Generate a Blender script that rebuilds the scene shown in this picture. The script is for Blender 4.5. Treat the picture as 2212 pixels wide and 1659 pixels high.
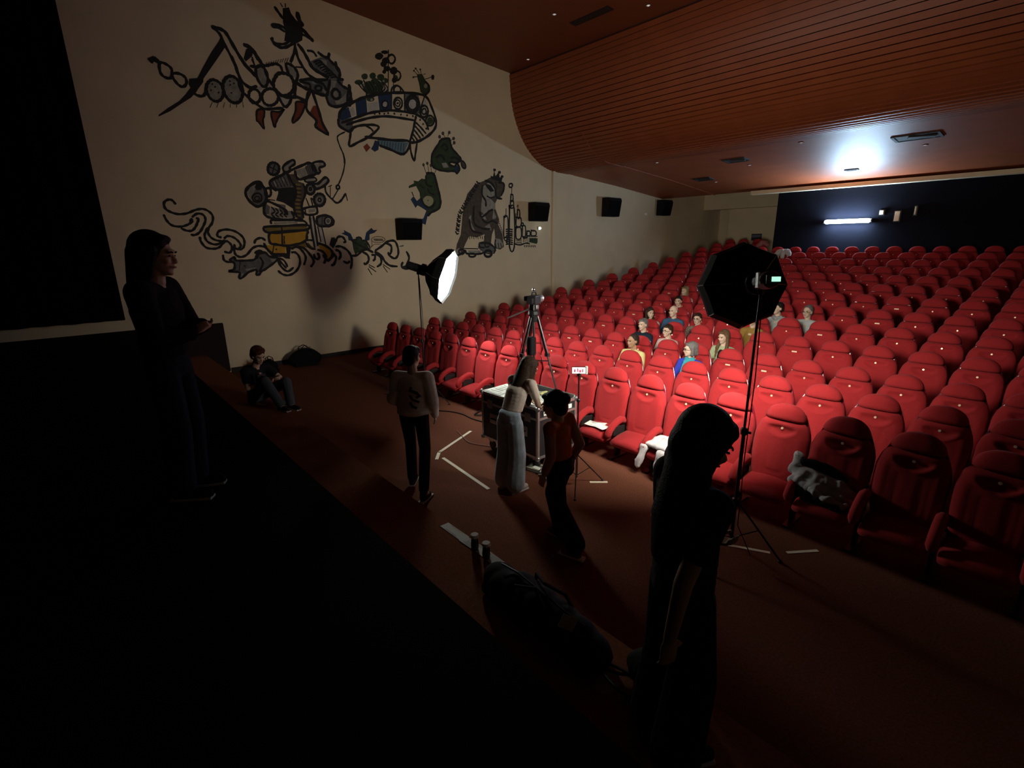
import bpy, bmesh, math, random
from mathutils import Vector, Matrix, noise
random.seed(7)
scene = bpy.context.scene
for o in list(bpy.data.objects): bpy.data.objects.remove(o)
COL = scene.collection
PI = math.pi
# ---------------------------------------------------------------- camera
# X runs across the hall (left wall at -12.95), Y runs from the stage to the back wall, Z up, hall floor at 0
cam_d = bpy.data.cameras.new('camera'); cam = bpy.data.objects.new('camera', cam_d); COL.objects.link(cam)
cam_d.sensor_width = 36; cam_d.lens = 36*1080/2212; cam_d.clip_start = 0.05; cam_d.clip_end = 200
TH = math.radians(41.3); TI = math.atan(300/1080); RO = math.radians(0.7)
rt = Vector((math.sin(TH), math.cos(TH), 0)); fh = Vector((-math.cos(TH), math.sin(TH), 0)); zz = Vector((0,0,1))
fw = fh*math.cos(TI) - zz*math.sin(TI); up = fh*math.sin(TI) + zz*math.cos(TI)
r2 = rt*math.cos(RO) - up*math.sin(RO); u2 = rt*math.sin(RO) + up*math.cos(RO)
cam.matrix_world = Matrix(((r2.x,u2.x,-fw.x,0),(r2.y,u2.y,-fw.y,0),(r2.z,u2.z,-fw.z,2.8),(0,0,0,1)))
scene.camera = cam
# ---------------------------------------------------------------- world, exposure
w = bpy.data.worlds.new('world'); scene.world = w; w.use_nodes = True
w.node_tree.nodes['Background'].inputs[0].default_value = (0.55,0.5,0.5,1)
w.node_tree.nodes['Background'].inputs[1].default_value = 0.0008
vs = scene.view_settings; vs.view_transform = 'Standard'; vs.look = 'None'; vs.exposure = 0.0; vs.gamma = 1.0
vs.use_curve_mapping = False
SOFT_A = 260.0      # octagonal softbox on the right stand
SOFT_B = 60.0      # octagonal softbox near the left wall
TUBE = 400.0        # fluorescent tube on the back wall
# ---------------------------------------------------------------- materials
MATS = {}
def mat(name, col, rough=0.7, metal=0.0, noise=0.0, nscale=40.0, bump=0.0, bscale=200.0, spec=0.5, emit=None, es=0.0, sheen=0.0, coat=0.0):
    if name in MATS: return MATS[name]
    m = bpy.data.materials.new(name); m.use_nodes = True; nt = m.node_tree; b = nt.nodes['Principled BSDF']
    c = (col[0],col[1],col[2],1)
    b.inputs['Base Color'].default_value = c
    b.inputs['Roughness'].default_value = rough; b.inputs['Metallic'].default_value = metal
    b.inputs['Specular IOR Level'].default_value = spec
    b.inputs['Sheen Weight'].default_value = sheen
    b.inputs['Coat Weight'].default_value = coat; b.inputs['Coat Roughness'].default_value = .42 if coat>.5 else .08
    if emit: b.inputs['Emission Color'].default_value = (*emit,1); b.inputs['Emission Strength'].default_value = es
    tc = None
    if noise or bump: tc = nt.nodes.new('ShaderNodeTexCoord')
    if noise:
        n = nt.nodes.new('ShaderNodeTexNoise'); n.inputs['Scale'].default_value = nscale; n.inputs['Detail'].default_value = 5
        nt.links.new(tc.outputs['Object'], n.inputs['Vector'])
        r = nt.nodes.new('ShaderNodeValToRGB'); r.color_ramp.elements[0].position = .3; r.color_ramp.elements[1].position = .7
        r.color_ramp.elements[0].color = tuple(x*(1-noise) for x in col)+(1,)
        r.color_ramp.elements[1].color = tuple(min(1,x*(1+noise)) for x in col)+(1,)
        nt.links.new(n.outputs['Fac'], r.inputs['Fac']); nt.links.new(r.outputs['Color'], b.inputs['Base Color'])
    if bump:
        n2 = nt.nodes.new('ShaderNodeTexNoise'); n2.inputs['Scale'].default_value = bscale; n2.inputs['Detail'].default_value = 3
        nt.links.new(tc.outputs['Object'], n2.inputs['Vector'])
        bp = nt.nodes.new('ShaderNodeBump'); bp.inputs['Strength'].default_value = bump; bp.inputs['Distance'].default_value = .01
        nt.links.new(n2.outputs['Fac'], bp.inputs['Height']); nt.links.new(bp.outputs['Normal'], b.inputs['Normal'])
    MATS[name] = m; return m
def M(n): return MATS[n]
mat('wall_paint', (.74,.60,.40), .85, noise=.04, nscale=1.5, bump=.15, bscale=60)
mat('black_wall', (.005,.005,.009), .9, bump=.2, bscale=30, spec=.08)
mat('ceiling_paint', (.19,.040,.012), .55, noise=.05, nscale=3)
mat('ceiling_plank', (.25,.055,.017), .5, noise=.1, nscale=2)
mat('ceiling_gap', (.05,.014,.008), .9)
mat('gloss_ceiling', (.34,.078,.024), .52, noise=.1, nscale=2, spec=.6)
mat('carpet', (.15,.055,.032), .98, noise=.25, nscale=60, bump=.5, bscale=300, spec=.1)
mat('ledge_carpet', (.24,.09,.042), .98, noise=.2, nscale=50, bump=.4, bscale=300, spec=.1)
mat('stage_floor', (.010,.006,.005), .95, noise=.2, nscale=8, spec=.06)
mat('dark_velvet', (.003,.0025,.003), 1.0, spec=.02)
mat('dado', (.02,.008,.008), .7, spec=.2)
mat('base_dark', (.012,.01,.01), .7)
mat('red_plush', (.33,.021,.024), .9, noise=.10, nscale=90, bump=.25, bscale=500, spec=.12, sheen=.04)
mat('red_shell', (.16,.008,.018), .18, spec=.6, coat=.4)
mat('seat_metal', (.015,.013,.013), .5)
mat('plate', (.80,.62,.42), .35, metal=.3)
mat('black_plastic', (.012,.012,.014), .45)
mat('black_metal', (.02,.02,.022), .35, metal=.5)
mat('black_cloth', (.008,.008,.009), .85, spec=.12)
mat('grey_metal', (.45,.46,.47), .3, metal=.9)
mat('chrome', (.75,.76,.78), .18, metal=1.0)
mat('case_black', (.02,.022,.024), .45, noise=.2, nscale=20)
mat('aluminium', (.62,.63,.62), .35, metal=.85)
mat('paper', (.82,.86,.80), .8)
mat('white_tape', (.80,.74,.58), .8)
mat('soft_front_a', (.9,.9,.9), .9, emit=(1.0,.93,.80), es=SOFT_A)
mat('soft_front_b', (.9,.9,.9), .9, emit=(.97,1.0,.92), es=SOFT_B)
mat('tube_glow', (.9,.9,.9), .5, emit=(.52,.76,1.0), es=TUBE)
mat('spot_glow', (.9,.9,.9), .3, emit=(1.0,.9,.8), es=.35)
# ---------------------------------------------------------------- object helpers
def tag(o, label=None, cat=None, group=None, kind=None):
    if label: o['label'] = label
    if cat: o['category'] = cat
    if group: o['group'] = group
    if kind: o['kind'] = kind
    return o
def empty(name, loc=(0,0,0), rz=0.0):
    o = bpy.data.objects.new(name, None); COL.objects.link(o); o.location = loc; o.rotation_euler = (0,0,rz); o.empty_display_size = .1
    return o
def link_mesh(name, me, m, parent=None, smooth=False):
    o = bpy.data.objects.new(name, me); COL.objects.link(o)
    if m is not None:
        me.materials.clear(); me.materials.append(m)
    if smooth:
        for p in me.polygons: p.use_smooth = True
    if parent: o.parent = parent
    return o
class MB:
    def __init__(s): s.v = []; s.f = []
    def add(s, vs, fs):
        n = len(s.v); s.v += [tuple(v) for v in vs]; s.f += [tuple(i+n for i in f) for f in fs]; return s
    def box(s, c, d, rot=None, bev=0.0):
        x,y,z = d[0]/2,d[1]/2,d[2]/2; c = Vector(c)
        if bev > 0:
            bm = bmesh.new(); bmesh.ops.create_cube(bm, size=1)
            for v in bm.verts: v.co = Vector((v.co.x*d[0], v.co.y*d[1], v.co.z*d[2]))
            bmesh.ops.bevel(bm, geom=list(bm.edges), offset=bev, segments=2, affect='EDGES', profile=.6)
            bm.verts.ensure_lookup_table(); vs = [v.co.copy() for v in bm.verts]; fs = [[v.index for v in f.verts] for f in bm.faces]; bm.free()
        else:
            vs = [Vector((a*x,b*y,e*z)) for a in (-1,1) for b in (-1,1) for e in (-1,1)]
            fs = [(0,1,3,2),(4,6,7,5),(0,4,5,1),(2,3,7,6),(0,2,6,4),(1,5,7,3)]
        if rot is not None: vs = [rot @ v for v in vs]
        return s.add([v+c for v in vs], fs)
    def tube(s, pts, r, n=10, cap=True, r1=None):
        pts = [Vector(p) for p in pts]; k = len(pts)
        rs = r if isinstance(r,(list,tuple)) else ([r + ((r1 if r1 is not None else r)-r)*i/(k-1) for i in range(k)])
        vs = []; fs = []; ref = None
        for i,p in enumerate(pts):
            t = (pts[min(i+1,k-1)] - pts[max(i-1,0)])
            if t.length < 1e-9: t = Vector((0,0,1))
            t.normalize()
            if ref is None: ref = Vector((1,0,0)) if abs(t.x) < .9 else Vector((0,1,0))
            a = (ref - t*ref.dot(t)).normalized(); b = t.cross(a); ref = a
            for j in range(n):
                q = 2*PI*j/n; vs.append(p + (a*math.cos(q) + b*math.sin(q))*rs[i])
        for i in range(k-1):
            for j in range(n):
                fs.append((i*n+j, i*n+(j+1)%n, (i+1)*n+(j+1)%n, (i+1)*n+j))
        if cap: fs.append(tuple(range(n-1,-1,-1))); fs.append(tuple((k-1)*n+j for j in range(n)))
        return s.add(vs, fs)
    def ell(s, c, r, rot=None, nu=12, nv=8):
        c = Vector(c); vs = []; fs = []
        for i in range(nv+1):
            a = -PI/2 + PI*i/nv
            if i in (0,nv): vs.append(Vector((0,0,math.sin(a)*r[2])))
            else:
                for j in range(nu): q = 2*PI*j/nu; vs.append(Vector((math.cos(a)*math.cos(q)*r[0], math.cos(a)*math.sin(q)*r[1], math.sin(a)*r[2])))
        for i in range(nv):
            for j in range(nu):
                j2 = (j+1)%nu
                lo = lambda jj: 0 if i==0 else 1+(i-1)*nu+jj
                hi = lambda jj: 1+(nv-1)*nu if i==nv-1 else 1+i*nu+jj
                if i==0: fs.append((0, hi(j2), hi(j)))
                elif i==nv-1: fs.append((lo(j), lo(j2), hi(0)))
                else: fs.append((lo(j), lo(j2), hi(j2), hi(j)))
        if rot is not None: vs = [rot @ v for v in vs]
        return s.add([v+c for v in vs], fs)
    def lathe(s, prof, c=(0,0,0), n=16, rot=None):
        c = Vector(c); vs = []; fs = []
        for r,z in prof:
            for j in range(n): q = 2*PI*j/n; vs.append(Vector((r*math.cos(q), r*math.sin(q), z)))
        for i in range(len(prof)-1):
            for j in range(n): fs.append((i*n+j, i*n+(j+1)%n, (i+1)*n+(j+1)%n, (i+1)*n+j))
        fs.append(tuple(range(n-1,-1,-1))); fs.append(tuple((len(prof)-1)*n+j for j in range(n)))
        if rot is not None: vs = [rot @ v for v in vs]
        return s.add([v+c for v in vs], fs)
    def prism(s, poly, z0, z1, xf=None):
        n = len(poly); vs = [Vector((p[0],p[1],z0)) for p in poly] + [Vector((p[0],p[1],z1)) for p in poly]
        fs = [tuple(range(n-1,-1,-1)), tuple(range(n,2*n))] + [(i,(i+1)%n,n+(i+1)%n,n+i) for i in range(n)]
        if xf is not None: vs = [xf @ v for v in vs]
        return s.add(vs, fs)
    def mesh(s, name):
        me = bpy.data.meshes.new(name); me.from_pydata([tuple(v) for v in s.v], [], s.f); me.validate(); me.update(); return me
    def build(s, name, m, parent=None, smooth=False):
        return link_mesh(name, s.mesh(name), m, parent, smooth)
def rot_to(d, upv=(0,0,1)):
    d = Vector(d).normalized(); u = Vector(upv); x = u.cross(d)
    if x.length < 1e-6: x = Vector((1,0,0))
    x.normalize(); y = d.cross(x); return Matrix((x,y,d)).transposed()
def copy_tree(o, parent=None):
    c = o.copy(); COL.objects.link(c)
    if parent: c.parent = parent
    for ch in list(o.children): copy_tree(ch, c)
    return c
def struct(name, mb, m, **k):
    o = mb.build(name, m, **k); o['kind'] = 'structure'; return o
def interp(P, x):
    for (a,b),(c,d) in zip(P, P[1:]):
        if x <= c: return b + (d-b)*(x-a)/(c-a) if c > a else d
    return P[-1][1]
# ================================================================ SETTING
XL, XR, YB, YF = -12.95, 7.2, 24.9, -4.0
ZR = [.03,.03,.03]
SEAT_Y = [5.53,6.64,7.74,8.86,9.97,11.1,12.35,13.5,14.65,15.8,16.9,18.0,19.15,20.3,21.4]
SEAT_Z = [0.0,0.0,0.03,.163,.30,.44,.59,.73,.87,1.01,1.16,1.32,1.48,1.63,1.78]
# floor: flat in front of the first row, then a shallow step for every row
prof = [(1.9,0.0)]
for i in range(2,15):
    y = SEAT_Y[i]-.78; prof += [(y, SEAT_Z[i-1]), (y, SEAT_Z[i])]
prof.append((25.8, SEAT_Z[14]))
mb = MB(); n = len(prof)
vs = [(XL,y,z) for y,z in prof] + [(XR,y,z) for y,z in prof] + [(XL,y,-.3) for y,z in prof] + [(XR,y,-.3) for y,z in prof]
fs = [(i,n+i,n+i+1,i+1) for i in range(n-1)] + [(2*n+i,2*n+i+1,3*n+i+1,3*n+i) for i in range(n-1)]
struct('floor', mb.add(vs, fs), M('carpet'))
struct('stage_step', MB().box(((XL+XR)/2,(1.08+2.11)/2,.24),(XR-XL,1.03,.52)), M('ledge_carpet'))
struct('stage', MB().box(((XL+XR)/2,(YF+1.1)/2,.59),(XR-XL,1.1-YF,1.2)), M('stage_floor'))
# walls
struct('wall_left', MB().box((XL-.15,(YF+YB)/2+.8,4.3),(.3,YB-YF+1.8,9.6)), M('wall_paint'))
struct('wall_right', MB().box((XR+.15,(YF+YB)/2+.8,4.3),(.3,YB-YF+1.8,9.6)), M('wall_paint'))
struct('wall_front', MB().box(((XL+XR)/2,YF-.15,4.3),(XR-XL,.3,9.6)), M('dark_velvet'))
# pale back wall behind the last left rows, with a doorway recess under a beam; black projection booth on the right
BY = 19.95
struct('wall_back', MB().box((-9.9,24.45,3.4),(3.9,.5,6.0)).box((-12.4,25.6,3.4),(1.3,.2,6.0)), M('wall_paint'))
struct('wall_back_beam', MB().box((-10.45,24.05,5.25),(4.98,.5,1.9),bev=.01), M('wall_paint'))
struct('wall_back_booth', MB().box((-.4,(BY+24.9)/2,2.24),(15.2,24.9-BY,4.5)), M('black_wall'))
struct('trim_1', MB().box((-.85,BY-.12,4.555),(16.1,.30,.13),bev=.01), M('wall_paint'))
# dado panel beside the stage, baseboard, black side curtain of the screen
struct('trim_2', MB().box((XL+.04,-.7,.6),(.08,6.55,1.14),bev=.03), M('dado'))
struct('baseboard_left', MB().box((XL+.02,13.0,.05),(.04,20.8,.10)), M('base_dark'))
# conduit / pilaster on the left wall
struct('trim_3', MB().box((XL+.03,13.42,2.7),(.06,.16,5.2),bev=.02), M('wall_paint'))
struct('trim_4', MB().box((XL+.01,13.95,2.7),(.03,.9,5.2),bev=.005), M('wall_paint'))
t = empty('side_curtain', (XL+.1, -1.4, 1.42)); tag(t, 'black side curtain hanging on the left wall beside the stage', 'curtain')
cu = MB(); vs=[]; N=60
for i in range(N+1):
    y = -2.5 + 4.72*i/N - .0; x = .05*math.sin(i*1.3)+.03*math.sin(i*.53)
    if i > N-4: x *= .3
    vs += [(x, y, 0.0), (x, y, 7.1)]
bk = [(v[0]-.05, v[1], v[2]) for v in vs]; k=len(vs)
fs = [(2*i,2*i+2,2*i+3,2*i+1) for i in range(N)] + [(k+2*i,k+2*i+1,k+2*i+3,k+2*i+2) for i in range(N)]
fs += [(2*N,k+2*N,k+2*N+1,2*N+1),(0,1,k+1,k)] + [(2*i,k+2*i,k+2*i+2,2*i+2) for i in range(N)]
cu.add(vs+bk, fs).build('cloth', M('dark_velvet'), t)
MB().tube([(0,-2.5,7.1),(0,2.25,7.1)],.03).build('rail', M('black_metal'), t)
# ceiling --------------------------------------------------------
CEIL = [(-4.1,9.02),(5.6,8.29),(11.47,7.865)]
CURVE = [(11.42,7.82),(11.45,7.64),(11.49,7.22),(11.60,6.74),(11.81,6.30),(12.06,5.94),(12.40,5.64),(12.82,5.39),(13.30,5.25),(14.10,5.19)]
REAR = [(14.1,5.20),(16.9,4.98),(20.2,4.65)]
def slab(P, x0, x1, th, name, m, kids=None, **k):
    n=len(P); vs=[(x0,y,z) for y,z in P]+[(x1,y,z) for y,z in P]+[(x0,y,z+th) for y,z in P]+[(x1,y,z+th) for y,z in P]
    fs=[(i,i+1,n+i+1,n+i) for i in range(n-1)]+[(2*n+i,3*n+i,3*n+i+1,2*n+i+1) for i in range(n-1)]+[(0,n,3*n,2*n),(n-1,3*n-1,4*n-1,2*n-1)]
    fs+=[(i,2*n+i,2*n+i+1,i+1) for i in range(n-1)]+[(n+i,n+i+1,3*n+i+1,3*n+i) for i in range(n-1)]
    return MB().add(vs,fs)
ceil = struct('ceiling', slab(CEIL, XL, XR, .2, '', None), M('ceiling_paint'))
back = slab([(y+.03,z+.02) for y,z in CURVE], XL, XR, .12, '', None).build('plank_backing', M('ceiling_gap'), ceil)
rear = slab(REAR, XL, XR, .15, '', None).build('rear_ceiling', M('gloss_ceiling'), ceil)
MB().box((-2.87,23.0,6.3),(20.2,5.6,.2)).box((-2.87,20.32,5.5),(20.2,.16,1.5)).build('alcove_ceiling', M('wall_paint'), ceil)
# planks follow the curve down from the high ceiling to the low one
def resample(P, step):
    out=[P[0]]; L=[0]
    for a,b in zip(P,P[1:]): L.append(L[-1]+math.dist(a,b))
    n=int(round(L[-1]/step)); res=[]
    for i in range(n+1):
        d=L[-1]*i/n; j=max(q for q in range(len(L)) if L[q]<=d+1e-9); j=min(j,len(P)-2)
        f=(d-L[j])/(L[j+1]-L[j]); res.append((P[j][0]+(P[j+1][0]-P[j][0])*f, P[j][1]+(P[j+1][1]-P[j][1])*f))
    return res
def smooth_curve(P, it=2):
    for _ in range(it):
        Q=[P[0]]
        for a,b in zip(P,P[1:]): Q += [(a[0]*.75+b[0]*.25,a[1]*.75+b[1]*.25),(a[0]*.25+b[0]*.75,a[1]*.25+b[1]*.75)]
        Q.append(P[-1]); P=Q
    return P
pk = resample(smooth_curve(CURVE), .133)
for ki,(a,b) in enumerate(zip(pk,pk[1:])):
    a=Vector((0,*a)); b=Vector((0,*b)); d=(b-a); L=d.length; d.normalize(); nrm=Vector((0,-d.z,d.y)) * -1
    if nrm.z > 0: nrm = -nrm
    lift = .034*min(1,(ki+1)/5,(len(pk)-1-ki)/5)
    p = MB(); g=.010
    q = [a+d*g, b-d*g*.3, b-d*g*.3+nrm*.004+ nrm*lift*.35, a+d*g+nrm*lift]
    vs=[(XL+.001,v.y,v.z) for v in q]+[(XR,v.y,v.z) for v in q]
    p.add(vs,[(0,1,2,3),(4,7,6,5),(0,4,5,1),(1,5,6,2),(2,6,7,3),(3,7,4,0)])
    p.build('plank', M('ceiling_plank'), ceil)
# seam running back along the ceiling
sm = MB(); pts=[(-10.56,y,z-.012) for y,z in CURVE[5:]]+[(-10.56,y,z-.008) for y,z in REAR]
sm.tube(pts,.022,6); sm.build('seam_strip', M('ceiling_plank'), ceil)
def zc(y): return interp(CEIL,y) if y<11.4 else (interp(CURVE,y) if y<14.1 else interp(REAR,y))
# downlights
DL = [(-9.46,9.77,'on the high ceiling nearest the stage'),(-7.66,10.9,'on the high ceiling just before the planks'),(-11.77,11.1,'in the high ceiling corner by the left wall'),
      (-5.39,14.4,'on the low ceiling beside the bright reflection'),(-3.26,16.3,'on the low ceiling behind the large hatch'),(-9.43,14.3,'on the low ceiling beside the seam'),
      (-7.41,16.13,'on the low ceiling behind the middle hatch'),(-9.4,17.98,'on the low ceiling near the pale back wall')]
for x,y,ds in DL:
    t = empty('downlight', (x,y,zc(y))); tag(t, 'small round recessed downlight '+ds, 'ceiling light', 'recessed downlights in the ceiling')
    MB().lathe([(.05,0.0),(.062,-.005),(.062,-.012),(.045,-.014),(.04,-.004)],n=16).build('ring', M('grey_metal'), t)
    MB().lathe([(.001,-.006),(.038,-.006),(.036,-.012),(.001,-.02)],n=12).build('lens', M('spot_glow'), t)
HT = [(-3.25,15.35,.85,.5,'large dark square ceiling hatch with a peeling edge above the right seats'),(-7.45,15.3,.6,.42,'middle dark ceiling hatch left of the bright reflection'),
      (-9.53,17.34,.55,.4,'faint ceiling hatch closest to the back wall corner'),(-5.3,18.2,.3,.12,'small dark slot on the low ceiling inside the bright reflection')]
mat('hatch_dark', (.02,.012,.01), .7)
for x,y,a,b,ds in HT:
    z = zc(y); t = empty('ceiling_hatch', (x,y,z)); t.rotation_euler = (math.atan2(zc(y+.2)-zc(y-.2),.4),0,0.0); tag(t, ds, 'ceiling hatch')
    f = MB()
    for sx,sy,dx,dy in ((0,1,a,.03),(0,-1,a,.03),(1,0,.03,b),(-1,0,.03,b)): f.box((sx*a/2,sy*b/2,-.012),(dx+.03,dy,.03))
    f.build('frame', M('hatch_dark'), t); MB().box((0,0,-.006),(a-.02,b-.02,.02)).build('panel', M('hatch_dark'), t)
    if a > .5: MB().box((.1,-.05,-.035),(a*.6,b*.35,.03),rot=Matrix.Rotation(.3,3,'Z')).build('flap', M('hatch_dark'), t)
t = empty('ceiling_slot_vent', (-8.9,10.42,zc(10.42))); t.rotation_euler=(-.07,0,0); tag(t,'long dark slot vent in the high brown ceiling near the stage','vent')
MB().box((0,0,-.008),(1.15,.22,.02)).build('recess', M('hatch_dark'), t)
for k in range(3): MB().box((0,-.07+.07*k,-.022),(1.12,.012,.02)).build('louvre', M('ceiling_gap'), t)
# fluorescent tube lamp on the black wall
t = empty('fluorescent_lamp', (-5.66,BY-.10,3.43)); tag(t,'bright bluish white fluorescent tube glowing on the black back wall','lamp')
MB().box((0,-.0,0),(1.36,.09,.11),bev=.01).build('batten', M('aluminium'), t)
MB().box((0,-.10,-.045),(1.34,.19,.012)).build('added_shade_shelf', M('aluminium'), t)  # shelf added to keep the tube's light off the rear seats
MB().tube([(-.62,-.085,0),(.62,-.085,0)],.060,12).build('tube', M('tube_glow'), t)
for sx in (-1,1): MB().box((sx*.65,-.07,0),(.04,.08,.08)).build('end_cap', M('aluminium'), t)
# projection ports and small things on the black wall
for x,z,a,b,ds in ((-4.77,3.66,.11,.13,'small pale square outlet right of the fluorescent tube on the black wall'),(-4.35,3.53,.13,.29,'tall pale projection port flap on the black wall'),(-3.91,3.67,.04,.24,'thin pale upright fitting farthest right on the black wall')):
    t = empty('wall_fitting',(x,BY-.01,z)); tag(t,ds,'wall fitting')
    MB().box((0,-.03,0),(a,.05,b),bev=.008).build('plate', M('wall_paint'), t); MB().box((0,.0,0),(a+.05,.03,b+.05)).build('surround', M('black_plastic'), t)
t = empty('notice_board',(-10.45,24.18,3.02)); tag(t,'small dark notice sign on the pale back wall behind the last row','sign')
MB().box((0,0,0),(.45,.03,.3)).build('panel', M('black_plastic'), t); MB().box((0,-.02,.05),(.4,.01,.12)).build('header', mat('sign_blue',(.10,.12,.2),.6), t)
# wall loudspeakers
def wall_speaker(y,z,s,ds):
    t = empty('wall_speaker',(XL,y,z)); tag(t,ds,'loudspeaker','black loudspeakers along the left wall')
    b = MB(); xf = Matrix.Rotation(PI/2,4,'X') 
    w_,h_,d_ = .62*s,.56*s,.42
    poly=[(0.10,-h_/2),(.36,-h_/2),(.46,h_/2-.09),(.42,h_/2),(0.10,h_/2)]
    vs=[(p[0],-w_/2,p[1]) for p in poly]+[(p[0],w_/2,p[1]) for p in poly]; n=5
    b.add(vs,[tuple(range(n)),tuple(range(2*n-1,n-1,-1))]+[(i,n+i,n+(i+1)%n,(i+1)%n) for i in range(n)])
    b.build('cabinet', mat('cabinet_black',(.010,.010,.011),.8,spec=.12), t)
    g=MB(); g.add([(.37,-w_/2+.02,-h_/2+.02),(.37,w_/2-.02,-h_/2+.02),(.457,w_/2-.02,h_/2-.11),(.457,-w_/2+.02,h_/2-.11)]+[(.385,-w_/2+.02,-h_/2+.02),(.385,w_/2-.02,-h_/2+.02),(.472,w_/2-.02,h_/2-.11),(.472,-w_/2+.02,h_/2-.11)],[(0,1,2,3),(7,6,5,4),(0,4,5,1),(1,5,6,2),(2,6,7,3),(3,7,4,0)])
    g.build('grille', mat('grille_cloth',(.006,.006,.007),.95,spec=.05), t)
    MB().box((.055,0,0),(.11,.12,.2)).build('bracket', M('black_metal'), t)
wall_speaker(7.45,3.25,1.0,'black loudspeaker nearest the stage, below the green creature on the wall')
wall_speaker(12.45,3.86,1.05,'black loudspeaker on the wall right of the painted skyline')
wall_speaker(16.35,4.15,1.2,'second black loudspeaker from the back, right of the wall pilaster')
wall_speaker(20.0,4.26,1.1,'black loudspeaker tucked in the rear corner under the ceiling')
t = empty('wall_spot',(XL,12.7,3.35)); tag(t,'tiny bright wall lamp below the speaker by the painted skyline','lamp')
MB().box((.02,0,0),(.04,.1,.1)).build('base', M('grey_metal'), t); MB().ell((.06,0,0),(.04,.04,.04)).build('bulb', mat('bulb_on',(1,1,1),.3,emit=(1,.95,.85),es=6), t)
t = empty('wall_sensor',(XL,19.0,4.0)); tag(t,'small white sensor box on the left wall near the rear speaker','sensor')
MB().box((.03,0,0),(.06,.12,.09),bev=.01).build('housing', M('paper'), t)
# ================================================================ CINEMA SEATS
def hw_unused(h):   # half width of the back cushion at fraction h (0 bottom .. 1 groove)
    return interp([(0,.195),(.15,.225),(.45,.256),(.7,.262),(.86,.245),(.95,.215),(1.0,.195)], h)
GR, GT = .985, 1.15      # groove height, top of the headrest
def lean(z): return .035+(z-.40)*.19
def sstep(a,b,x): t=min(1,max(0,(x-a)/(b-a))); return t*t*(3-2*t)
def loft(rows, NC, name):
    """rows: list of (z, half width, half depth, front offset function); closed skin with rounded edges"""
    vs=[]; fs=[]; R=2*NC
    for z,w,d,fo in rows:
        for side in (0,1):
            for j in range(NC):
                u = (-1+2*(j+.0)/NC) if side==0 else (1-2*(j+.0)/NC)
                u = math.sin(u*PI/2)*.35+u*.65
                e = max(0.0,1-abs(u)**3.2)**.55
                x = w*u; y = -d*e if side==0 else d*e
                if side==0 and fo: y += fo(x,z)
                vs.append((x, lean(z)+y, z))
    for i in range(len(rows)-1):
        for j in range(R): fs.append((i*R+j, i*R+(j+1)%R, (i+1)*R+(j+1)%R, (i+1)*R+j))
    fs.append(tuple(range(R-1,-1,-1))); fs.append(tuple((len(rows)-1)*R+j for j in range(R)))
    return MB().add(vs,fs).mesh(name)
def relief(x,z):
    o=0
    cx=x/.168; top=.955-.035*cx*cx; low=.955-.13*max(0,1-cx*cx)**.6        # eye shaped hollow, crisp lower lip
    if abs(cx)<1 and low < z < top: o += .034*sstep(low-.0,low+.022,z)*(1-sstep(top-.06,top,z)*.9)*(1-cx**6)
    if abs(cx)<1.0 and low-.022 < z <= low: o -= .007
    ax=abs(x)                                                              # long lumbar pad between two channels
    if .43<z<.80:
        f=sstep(.43,.47,z)*(1-sstep(.76,.80,z)); o += .009*math.exp(-((ax-.088)/.014)**2)*f
    o += .010*math.exp(-((z-.445)/.012)**2)*(1 if ax<.088 else 0)
    if ax>.15 and z<.9: o -= .012*sstep(.15,.20,ax)*(1-sstep(.8,.9,z))
    return o
def hwid(z): return interp([(.24,.19),(.32,.225),(.50,.262),(.68,.275),(.82,.272),(.91,.25),(.96,.222),(GR,.195)], z)
def back_ring_mesh():
    rows=[]; N=44
    for i in range(N+1):
        z=.24+(GR-.005-.24)*i/N; k=.55 if i in(0,N) else (.85 if i in (1,N-1) else 1); rows.append((z,hwid(z)*(.97 if k<1 else 1),.07*k,relief if 0<i<N else None))
    return loft(rows,26,'backrest')
def head_mesh():
    rows=[]; N=9
    for i in range(N+1):
        a=PI/2*i/N; z=GR+.006+(GT-GR-.006)*math.sin(a); w=.205*max(.02,math.cos(a))**.8; d=.07*max(.04,math.cos(a))**.55
        if i==0: w*=.975; d*=.85
        rows.append((z,w,d,None))
    return loft(rows,12,'headrest')
def cushion_mesh():
    bm = bmesh.new(); bmesh.ops.create_cube(bm, size=1)
    bmesh.ops.subdivide_edges(bm, edges=list(bm.edges), cuts=5, use_grid_fill=True)
    for v in bm.verts:
        x,y,z = v.co*2
        rx = x*math.sqrt(1-.14*y*y-.18*z*z); ry = y*math.sqrt(1-.11*x*x-.3*z*z)
        v.co = Vector((rx*.245, ry*.215-.155, .315 + z*.060*(1-.2*x*x*(z>0)) + .020*y + (.010*math.cos(x*2.2) if z>0 else 0)))
    me = bpy.data.meshes.new('seat_cushion'); bm.to_mesh(me); bm.free(); return me
def shell_mesh():
    NR, NC = 14, 12; vs=[]; fs=[]
    for i in range(NR+1):
        z = .26 + .86*i/NR
        w = hwid(z)*.985 if z<.96 else .21*max(.0,1-((z-.95)/.19)**2)**.5+.002
        for side in (0,1):
            for j in range(NC+1):
                u = -1+2*j/NC; x = w*u; y = lean(z) + (.05 if side==0 else .085)*(1-.45*u**4)
                vs.append((x,y,z))
    R = 2*(NC+1)
    for i in range(NR):
        for j in range(NC):
            a=i*R+j; fs.append((a,a+R,a+R+1,a+1)); b=a+NC+1; fs.append((b,b+1,b+R+1,b+R))
        a=i*R; fs.append((a,a+NC+1,a+R+NC+1,a+R)); a=i*R+NC; fs.append((a,a+R,a+R+NC+1,a+NC+1))
    for i in (0,NR):
        for j in range(NC): a=i*R+j; fs.append((a,a+1,a+NC+2,a+NC+1))
    return MB().add(vs,fs).mesh('back_shell')
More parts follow.
